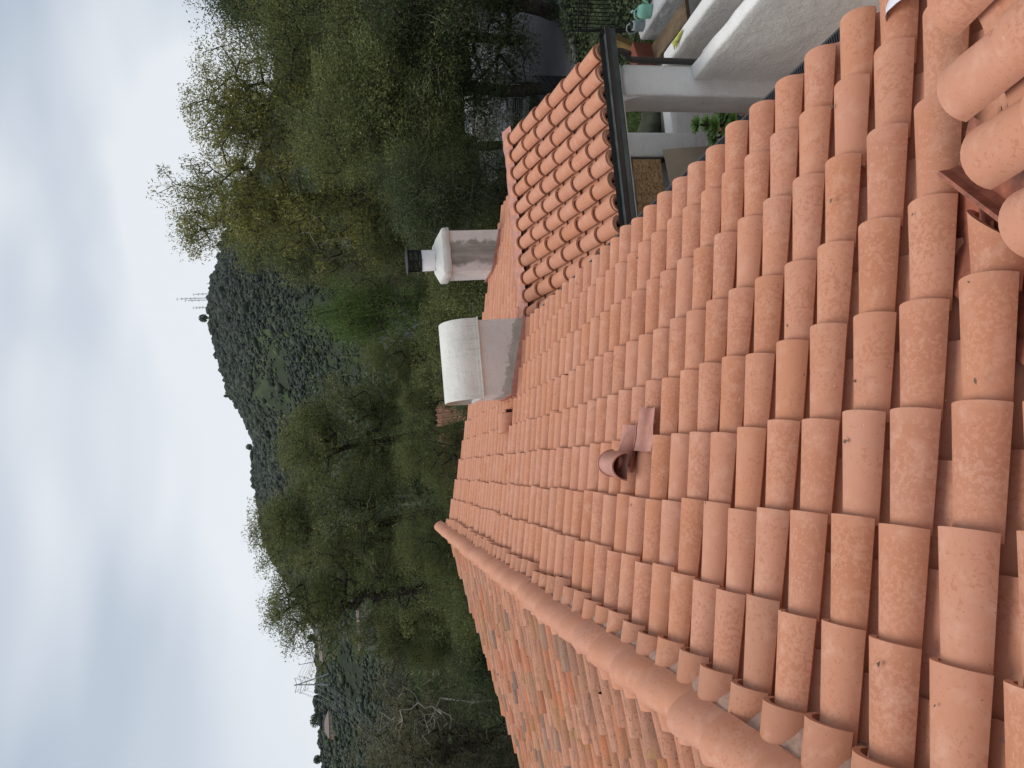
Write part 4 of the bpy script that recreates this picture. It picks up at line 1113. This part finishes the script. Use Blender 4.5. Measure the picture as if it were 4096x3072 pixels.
mb = MB(); mb.tube([(6.35, 13.3, ZF+.04), (9.3, 14.3, ZF+.04), (12.3, 16.7, ZF+.04), (17.1, 23.9, ZF+.04)], .08, 6); tag(mb.build('kerb', simple('concrete', (.36,.35,.33), .9, .15, 4, .3)), 'concrete kerb of the driveway', None, None, 'structure')
def pavers():
    m, nt, b = mat_new('pavers', .85, .25)
    tcn = N(nt, 'ShaderNodeTexCoord'); mpn = N(nt, 'ShaderNodeMapping'); mpn.inputs['Rotation'].default_value = (0, 0, R_(38)); mpn.inputs['Scale'].default_value = (1, 1, 1); nt.links.new(tcn.outputs['Object'], mpn.inputs[0])
    br = N(nt, 'ShaderNodeTexBrick', i={'Scale': 3.2, 'Mortar Size': .022, 'Brick Width': .5, 'Row Height': .5, 'Color1': (.40,.21,.14,1), 'Color2': (.48,.27,.19,1), 'Mortar': (.11,.08,.065,1)}); br.offset = 0
    nt.links.new(mpn.outputs[0], br.inputs[0]); c = mixc(nt, ramp(nt, obj_noise(nt, 7, 5), [(.35, (0,0,0)), (.7, (.5,)*3)]).outputs[0], br.outputs[0], (.24,.16,.12))
    nt.links.new(c, b.inputs['Base Color']); bump(nt, b, br.outputs['Fac'], -.5, .01); return m
strip('patio', [(-.35, -2, ZF+.006), (3.4, -2, ZF+.006), (3.4, 7.88, ZF+.006), (-.35, 7.88, ZF+.006)], pavers(), 'terracotta paver patio in the courtyard')
def slate():
    m, nt, b = mat_new('slate_paving', .7, .3)
    tcn = N(nt, 'ShaderNodeTexCoord'); vo = N(nt, 'ShaderNodeTexVoronoi', i={'Scale': 2.6}); vo.feature = 'DISTANCE_TO_EDGE'; nt.links.new(tcn.outputs['Object'], vo.inputs[0])
    c = ramp(nt, vo.outputs[0], [(.02, (.03,.028,.022)), (.05, (.10,.09,.08))]).outputs[0]
    nt.links.new(mixc(nt, ramp(nt, obj_noise(nt, 3), [(.4, (0,0,0)), (.7, (.7,)*3)]).outputs[0], c, (.17,.155,.14)), b.inputs['Base Color']); return m
strip('stone_path', [(3.0, 8.14, ZF+.012), (5.5, 8.14, ZF+.012), (5.2, 10.4, ZF+.012), (3.0, 10.0, ZF+.012)], slate(), 'dark flagstone path behind the porch')
# grass tufts
def grass():
    n = 26000; x = rng.uniform(2.6, 7.5, n); y = rng.uniform(8.6, 13.5, n); k = ~((x > 3.3) & (x < 5.4) & (y < 10.3)) & ~((x > 5.6+(y-9.5)*.09) & (y > 9.3)); x = x[k]; y = y[k]; n = len(x)
    h = rng.uniform(.05, .13, n); a = rng.uniform(0, 6.28, n); w_ = .008; dx = np.cos(a); dy = np.sin(a); lx = rng.normal(0, .035, n); ly = rng.normal(0, .035, n)
    V = np.empty((n, 3, 3)); V[:, 0] = np.stack([x-dx*w_, y-dy*w_, np.full(n, ZF-.06)], 1); V[:, 1] = np.stack([x+dx*w_, y+dy*w_, np.full(n, ZF-.06)], 1); V[:, 2] = np.stack([x+lx, y+ly, ZF-.06+h], 1)
    return mesh_np('grass', V.reshape(-1, 3), np.arange(n*3).reshape(-1, 3), np.repeat(np.stack([rng.random(n), rng.random(n), np.zeros(n)], 1), 3, 0), LC['bright'])
tag(link('grass', grass()), 'short green grass behind the porch piers', 'grass', None, 'stuff')

def ivy():
    n = 60000; x = rng.uniform(4.9, 15, n); y = rng.uniform(8.2, 19, n); k = ~((y > 13.2+(x-6.4)*.52) & (x > 6.2)) ; k &= ~((x < 5.5) & (y < 10.5)); x = x[k]; y = y[k]; n = len(x)
    p = np.stack([x, y, ZF - .02 + rng.uniform(0, .28, n)*(1+np.sin(x*2.1)*np.cos(y*1.7))], 1)
    a = rng.normal(0, 1, (n, 3)); a[:, 2] *= .4; a /= np.linalg.norm(a, axis=1)[:, None]; b = np.cross(a, np.stack([rng.normal(0, .4, n), rng.normal(0, .4, n), np.ones(n)], 1)); b /= np.linalg.norm(b, axis=1)[:, None]
    s_ = .045; q = np.stack([p-a*s_, p+b*s_*.6, p+a*s_, p-b*s_*.6], 1).reshape(-1, 3)
    return mesh_np('ivy', q, np.arange(len(q)).reshape(-1, 4), np.repeat(np.stack([rng.random(n)*.5, rng.random(n), np.zeros(n)], 1), 4, 0), LC['oak'])
tag(link('ivy', ivy()), 'dark ivy covering the ground behind the watering cans', 'ground cover', None, 'stuff')

def fence(name, P0, P1, label, h=1.35, scroll=False, step=.12):
    P0 = Vector(P0); P1 = Vector(P1); d = P1-P0; L_ = d.length; ux = d.normalized()
    t = empty(name, tuple(P0), math.atan2(ux.y, ux.x), label, 'fence', 'black iron fences')
    mb = MB(); dzz = d.z/L_
    for zz in (.15, h*.72, h*.88): mb.tube([(0, 0, zz), (L_, 0, zz + d.z)], .016, 5)
    mb.build('rail', M_BLACK, t)
    mb = MB(); n = int(L_/step)
    for k in range(n+1):
        xx = k*step; z0 = d.z*xx/L_; hh = h*(1.0 if k % 2 == 0 else .90)
        mb.tube([(xx, 0, z0), (xx, 0, z0+hh)], .009, 4, caps=False); mb.tube([(xx, 0, z0+hh), (xx, 0, z0+hh+.035), (xx, 0, z0+hh+.10)], [.006, .018, .001], 4, caps=False)
    mb.build('pickets', M_BLACK, t)
    if scroll:
        for k in range(2, n-2, 5):
            pts = []
            for q in range(30):
                a = q*.42; r_ = .10*math.exp(-q*.06); pts.append((k*step + r_*math.cos(a), 0, d.z*k*step/L_ + h*.80 + r_*math.sin(a)))
            mb = MB(); mb.tube(pts, .008, 4, caps=False); mb.build('scroll', M_BLACK, t)
fence('iron_fence', (4.7, 11.3, ZF), (6.9, 13.4, ZF), 'black scrolled iron fence along the driveway beyond the porch roof', 1.15, True, .065)
fence('iron_fence', (4.9, 8.5, ZF), (6.4, 10.9, ZF), 'black iron fence receding between downspout and watering cans', 1.05, False, .07)
fence('iron_fence', (6.4, 10.9, ZF), (9.6, 9.3, ZF), 'black iron fence crossing the dark garden behind the watering cans', 1.1, False, .07)

# watering cans on the garden wall
def can(loc, rz, mat, label, green):
    t = empty('watering_can', loc, rz, label, 'watering can', 'watering cans on the garden wall'); t.scale = (.82, .82, .82)
    mb = MB()
    if green:
        ring = lambda z, w_, d_: [(w_*math.copysign(abs(math.cos(a))**.6, math.cos(a)), d_*math.copysign(abs(math.sin(a))**.6, math.sin(a)), z) for a in np.arange(16)*math.pi/8]
        lv = [ring(0, .11, .075), ring(.02, .12, .085), ring(.17, .125, .085), ring(.235, .095, .07), ring(.26, .05, .045), ring(.285, .045, .04)]
        V = [p for r_ in lv for p in r_]; mb.add(V, [(i*16+k, i*16+(k+1) % 16, (i+1)*16+(k+1) % 16, (i+1)*16+k) for i in range(5) for k in range(16)] + [tuple(range(16))[::-1]], smooth=True)
    else:
        mb.lathe([(.0, 0), (.095, 0), (.10, .02), (.092, .19), (.085, .215), (.07, .225)], (0,0,0), 20)
        for zz in (.05, .16): mb.lathe([(.0985, zz), (.1015, zz+.005), (.0985, zz+.01)], (0,0,0), 20)
    mb.build('body', mat, t)
    mb = MB(); mb.tube([(.09, 0, .05), (.15, 0, .10), (.20, 0, .20), (.235, 0, .27)], [.024, .019, .015, .013], 8); mb.tube([(.235, 0, .27), (.26, 0, .30)], [.013, .035], 10); mb.build('spout', mat, t)
    mb = MB(); mb.tube([(-.08, 0, .06), (-.14, 0, .14), (-.15, 0, .24), (-.09, 0, .31), (.0, 0, .32), (.04, 0, .27)], .012, 8); mb.build('handle', mat, t)
can((4.57, 7.56, -2.325), R_(-35), simple('mint_plastic', (.22,.46,.36), .4, .05), 'mint green watering can with angular body on the garden wall', True)
can((4.54, 7.87, -2.325), R_(-60), simple('grey_plastic', (.27,.30,.31), .45, .08), 'grey watering can with round rose, nearer the gutter corner', False)

def plank(name, P, sz, rot, mat, label, cat, grp=None):
    t = MB(); n = 6
    t.box(-sz[0]/2, sz[0]/2, -sz[1]/2, sz[1]/2, 0, sz[2]); o = t.build(name, mat); o.location = P; o.rotation_euler = [R_(a) for a in rot]
    m = o.modifiers.new('b', 'BEVEL'); m.width = .004; m.segments = 2
    return tag(o, label, cat, grp)
def wood_mat(name, col, sc=(3, 40, 40)):
    m, nt, b = mat_new(name, .8, .2); tcn = N(nt, 'ShaderNodeTexCoord'); mpn = N(nt, 'ShaderNodeMapping'); mpn.inputs['Scale'].default_value = sc; nt.links.new(tcn.outputs['Object'], mpn.inputs[0])
    c = ramp(nt, obj_noise(nt, 1, 5, .6, mpn.outputs[0]), [(.3, tuple(x*.5 for x in col)), (.7, col)]).outputs[0]
    c = mixc(nt, ramp(nt, obj_noise(nt, 4, 4), [(.4, (0,0,0)), (.65, (.75,)*3)]).outputs[0], c, tuple(x*.35 for x in col))
    nt.links.new(c, b.inputs['Base Color']); return m
M_WOOD = wood_mat('weathered_wood', (.20,.14,.085)); M_OCHREW = wood_mat('mossy_wood', (.26,.17,.06))
plank('plank', (4.10, 7.40, -2.52), (1.25, .30, .06), (0, 0, 88), M_WOOD, 'weathered brown board lying between the stair wall and garden wall', 'board')
plank('leaning_timber', (4.36, 8.22, -2.45), (.95, .16, .14), (0, -58, 20), M_OCHREW, 'mossy ochre timber leaning behind the downspout', 'board')
plank('crate', (4.12, 8.05, -2.52), (.40, .26, .34), (0, 0, 20), simple('red_wood', (.16,.045,.025), .7, .3), 'dark red wooden box behind the downspout', 'box')
# yellow glove on the stair wall
t = MB()
pts = [(0, 0, .02), (.05, .01, .03), (.11, .0, .028)]
t.tube(pts, [.028, .034, .026], 10)
for k, a in enumerate((-38, -14, 8, 30)): t.tube([(.10, .012*(k-1.5), .028), (.14+.01*math.cos(k), .03*(k-1.5), .035), (.17, .036*(k-1.5), .018)], [.012, .011, .007], 7)
t.tube([(.05, .02, .03), (.07, .06, .03), (.10, .075, .02)], [.012, .011, .007], 7); t.tube([(-.13, -.01, .018), (-.05, -.004, .022), (0, 0, .022)], [.006, .024, .026], 8)
o = t.build('glove', simple('yellow_rubber', (.50,.52,.12), .5, .25, 20, .3, 30)); o.location = (3.52, 6.55, -2.195); o.rotation_euler.z = R_(98); tag(o, 'crumpled yellow-green work glove on the stair wall top', 'glove')

# boards leaning under the porch
def osb():
    m, nt, b = mat_new('strand_board', .8, .2); tcn = N(nt, 'ShaderNodeTexCoord'); mpn = N(nt, 'ShaderNodeMapping'); mpn.inputs['Scale'].default_value = (1, 1, 2.2); nt.links.new(tcn.outputs['Object'], mpn.inputs[0])
    vo = N(nt, 'ShaderNodeTexVoronoi', i={'Scale': 34, 'Randomness': 1}); nt.links.new(mpn.outputs[0], vo.inputs[0])
    s_ = N(nt, 'ShaderNodeSeparateColor'); nt.links.new(vo.outputs['Color'], s_.inputs[0])
    nt.links.new(ramp(nt, s_.outputs[0], [(0, (.20,.10,.045)), (.4, (.40,.25,.12)), (.8, (.56,.38,.21)), (1, (.30,.17,.07))]).outputs[0], b.inputs['Base Color']); return m
M_OSB = osb()
plank('strand_board', (1.45, 7.72, -2.28), (1.75, .02, .45), (0, 0, 0), M_OSB, 'upper strand board sheet closing the opening under the porch', 'board', 'boards under the porch')
plank('strand_board', (1.30, 7.70, -1.75+.02), (1.9, .02, .5), (0, 0, 0), M_OSB, 'strand board sheet directly below the porch gutter', 'board', 'boards under the porch')
plank('plywood_sheet', (2.05, 7.45, -3.34), (.85, .018, 1.05), (-7, 0, 10), simple('plywood', (.42,.34,.25), .8, .1, 3), 'smooth tan plywood sheet leaning against the rear pier', 'board', 'boards under the porch')

# succulent in a painted pot
t = empty('potted_succulent', (2.50, 7.02, ZF+.006), 0, 'green rosette succulent in a painted pot against the white wall', 'plant'); t.scale = (1.15, 1.15, 1.22)
mb = MB(); mb.lathe([(.0, 0), (.10, 0), (.15, .12), (.165, .24), (.15, .26), (.14, .25), (.12, .22), (0, .21)], (0,0,0), 24)
def potm():
    m, nt, b = mat_new('painted_pot', .35, .5); tcn = N(nt, 'ShaderNodeTexCoord'); vo = N(nt, 'ShaderNodeTexVoronoi', i={'Scale': 14}); nt.links.new(tcn.outputs['Object'], vo.inputs[0])
    s_ = N(nt, 'ShaderNodeSeparateColor'); nt.links.new(vo.outputs['Color'], s_.inputs[0])
    nt.links.new(ramp(nt, s_.outputs[1], [(0, (.02,.03,.05)), (.5, (.03,.04,.06)), (.6, (.35,.03,.03)), (.72, (.4,.4,.35)), (.8, (.03,.12,.13))], 'CONSTANT').outputs[0], b.inputs['Base Color']); return m
mb.build('pot', potm(), t)
M_SUC = simple('succulent_green', (.22,.36,.09), .4, .25, 12, 0, spec=.4)
mb = MB()
ros = [((0, 0, .42), .15, .2), ((.12, -.10, .36), .13, .9), ((-.14, -.12, .34), .13, -.6), ((-.12, .10, .40), .12, .3), ((.10, .12, .46), .12, .2), ((-.02, -.20, .30), .12, 0), ((.05, .06, .62), .12, .4), ((.0, .22, .36), .1, 0)]
for (cx, cy, cz), rr, tl in ros:
    mb.tube([(0, 0, .22), (cx*.5, cy*.5, cz*.6), (cx, cy, cz)], .014, 6, caps=False)
mb.build('stems', M_BARK, t)
for (cx, cy, cz), rr, tl in ros:
    mb = MB()
    for ring_, (n_, el, sc) in enumerate(((9, 8, 1.0), (8, 28, .78), (6, 50, .55), (4, 70, .35))):
        for k in range(n_):
            a = 2*math.pi*(k + .5*ring_)/n_; e = R_(el); dr_ = Vector((math.cos(a)*math.cos(e), math.sin(a)*math.cos(e), math.sin(e))); sdv = Vector((-math.sin(a), math.cos(a), 0)); l = rr*sc; c0 = Vector((cx, cy, cz)); up_ = dr_.cross(sdv)*-1
            V = [c0 + dr_*l*.12 - sdv*l*.07, c0 + dr_*l*.12 + sdv*l*.07, c0 + dr_*l*.68 + sdv*l*.27, c0 + dr_*l*.92 + sdv*l*.2, c0 + dr_*l*1.05, c0 + dr_*l*.92 - sdv*l*.2, c0 + dr_*l*.68 - sdv*l*.27, c0 + dr_*l*.6 - up_*l*.07]
            mb.add([tuple(q) for q in V], [(0,1,7), (1,2,7), (2,3,7), (3,4,7), (4,5,7), (5,6,7), (6,0,7)], smooth=True)
    mb.build('rosette', M_SUC, t)

# tray with black knobs on the path
t = empty('planter_tray', (4.22, 10.15, ZF+.03), R_(12), 'white tray with three small black pots on the flagstone path', 'tray')
mb = MB(); mb.box(-.25, .25, -.17, .17, 0, .03); mb.build('tray_board', M_WHITE, t)
for k in range(3):
    mb = MB(); mb.lathe([(.0, .03), (.05, .03), (.065, .10), (.06, .10), (.045, .05), (0, .05)], ((k-1)*.15, -.02, 0), 16); mb.build('pot', M_BLACK, t)
# mossy boulder
mb = MB(); V = IV*np.array((.42, .30, .22)); V = V*(1+.12*rng.normal(0, 1, (len(V), 1))) + np.array((0, 0, .12)); mb.add(V, IF, smooth=True)
o = mb.build('boulder', simple('mossy_stone', (.07,.08,.05), .9, .5, 5, .6, 12)); o.location = (3.88, 9.95, ZF); tag(o, 'dark mossy boulder on the path behind the porch', 'boulder')

# parked white van seen between leaves: nose towards the camera
x, y = 8.95, 19.35; vz = ZF + .0
t = empty('parked_car', (x, y, vz), R_(-27), 'white car with black grille and round star badge under the trees', 'car')
M_CARW = simple('white_car_paint', (.74,.75,.76), .2, .02, spec=.6)
mb = MB()    # body: lofted sections along Y (front at -Y)
secs = [(-2.2, .50, .45, .86, .80), (-2.05, .85, .28, .98, .86), (-1.3, .90, .26, 1.05, .88), (-.75, .92, .26, 1.10, .90), (.2, .92, .26, 1.14, .90), (1.7, .92, .26, 1.14, .88), (2.15, .88, .30, 1.08, .84)]
V = []
for yy_, hw, zb_, zt_, tw in secs:
    V += [(-hw, yy_, zb_+.1), (-hw*.96, yy_, zb_), (hw*.96, yy_, zb_), (hw, yy_, zb_+.1), (hw, yy_, zt_-.16), (tw*.92, yy_, zt_-.03), (tw*.7, yy_, zt_), (-tw*.7, yy_, zt_), (-tw*.92, yy_, zt_-.03), (-hw, yy_, zt_-.16)]
m = 10; mb.add(V, [(i*m+k, (i+1)*m+k, (i+1)*m+(k+1) % m, i*m+(k+1) % m) for i in range(len(secs)-1) for k in range(m)] + [tuple(range(m)), tuple(range(6*m+9, 6*m-1, -1))], smooth=False)
V = []
for yy_, hw, z_ in ((-.75, .80, 1.08), (-.15, .66, 1.56), (1.5, .66, 1.58), (2.1, .80, 1.06)): V += [(-hw, yy_, z_), (hw, yy_, z_)]
o = mb.build('body', M_CARW, t)
mb = MB(); mb.add(V, [(0,1,3,2), (4,5,7,6), (0,2,4,6), (1,7,5,3)]); mb.build('windows', M_GLASS, t)
mb = MB(); mb.box(-.64, .64, -.15, 1.5, 1.57, 1.62); mb.build('car_roof', M_CARW, t)
mb = MB(); mb.box(-.48, .48, -2.235, -2.18, .52, .80)
g2 = mb.build('grille', M_BLACK, t)
M_CHROME = simple('chrome', (.62,.63,.64), .18, .03, metal=.9)
mb = MB()
for zz in (.57, .64, .70, .77): mb.box(-.47, .47, -2.25, -2.236, zz-.012, zz+.012)
mb.build('grille_slat', M_CHROME, g2)
mb = MB(); pts = [(.115*math.cos(a), -2.27, .665 + .115*math.sin(a)) for a in np.linspace(0, 2*math.pi, 25)]; mb.tube(pts, .012, 6, caps=False)
for k in range(3):
    a = math.pi/2 + k*2*math.pi/3; mb.tube([(0, -2.27, .665), (.108*math.cos(a), -2.27, .665+.108*math.sin(a))], [.016, .004], 5)
mb.build('round_badge', M_CHROME, g2)
for sg in (-1, 1):
    mb = MB(); mb.lathe([(0, 0), (.12, .0), (.14, .05)], (0, 0, 0), 14); o = mb.build('headlight', simple('headlight_glass', (.45,.48,.5), .1, .1, spec=.8), t); o.location = (sg*.66, -2.16, .70); o.rotation_euler.x = R_(-90)
    for yy_ in (-1.45, 1.4):
        mb = MB(); mb.tube([(sg*.74, yy_, .31), (sg*.93, yy_, .31)], .31, 20); wl = mb.build('wheel', M_BLACK, t)
        mb = MB(); mb.tube([(sg*.931, yy_, .31), (sg*.94, yy_, .31)], .19, 16); mb.build('rim', M_CHROME, wl)

# white rag snagged on the eave tile
mb = MB(); V = []; nn_ = 14
for i in range(nn_):
    for j in range(nn_):
        a = -.27 + .28*i/(nn_-1); e = .37 + .2*j/(nn_-1) - .10*(i/(nn_-1)-.5)**2
        h_ = .085*max(0, 1-((e-.52+.13-.02)/.118)**2)**.5 + .012 + .012*mnoise.noise(Vector((a*16, e*16, 2)))
        V.append(tuple(MAIN.P(np.array(a), np.array(e + .02*mnoise.noise(Vector((a*9, 4, 1))) + .1), np.array(h_))))
mb.add(V, [(i*nn_+j, (i+1)*nn_+j, (i+1)*nn_+j+1, i*nn_+j+1) for i in range(nn_-1) for j in range(nn_-1)], smooth=True)
o = mb.build('plastic_rag', simple('white_plastic', (.78,.76,.80), .35, .05, 8, .6, 25, spec=.5)); tag(o, 'scrap of white plastic sheeting lying on the near eave tiles', 'rag')

# ------------------------------------------------------------------ the air: a thin even haze round the whole scene
mb = MB(); mb.box(-2300, 2300, -2300, 2300, -60, 330)
hm = bpy.data.materials.new('haze'); hm.use_nodes = True; hnt = hm.node_tree; hnt.nodes.clear()
ho = N(hnt, 'ShaderNodeOutputMaterial'); hv = N(hnt, 'ShaderNodeVolumePrincipled'); hv.inputs['Color'].default_value = (.80, .84, .88, 1)
hv.inputs['Density'].default_value = .00004; hv.inputs['Anisotropy'].default_value = .2; hnt.links.new(hv.outputs[0], ho.inputs['Volume'])
tag(mb.build('haze', hm), 'thin pale haze over the valley', 'haze', None, 'stuff')
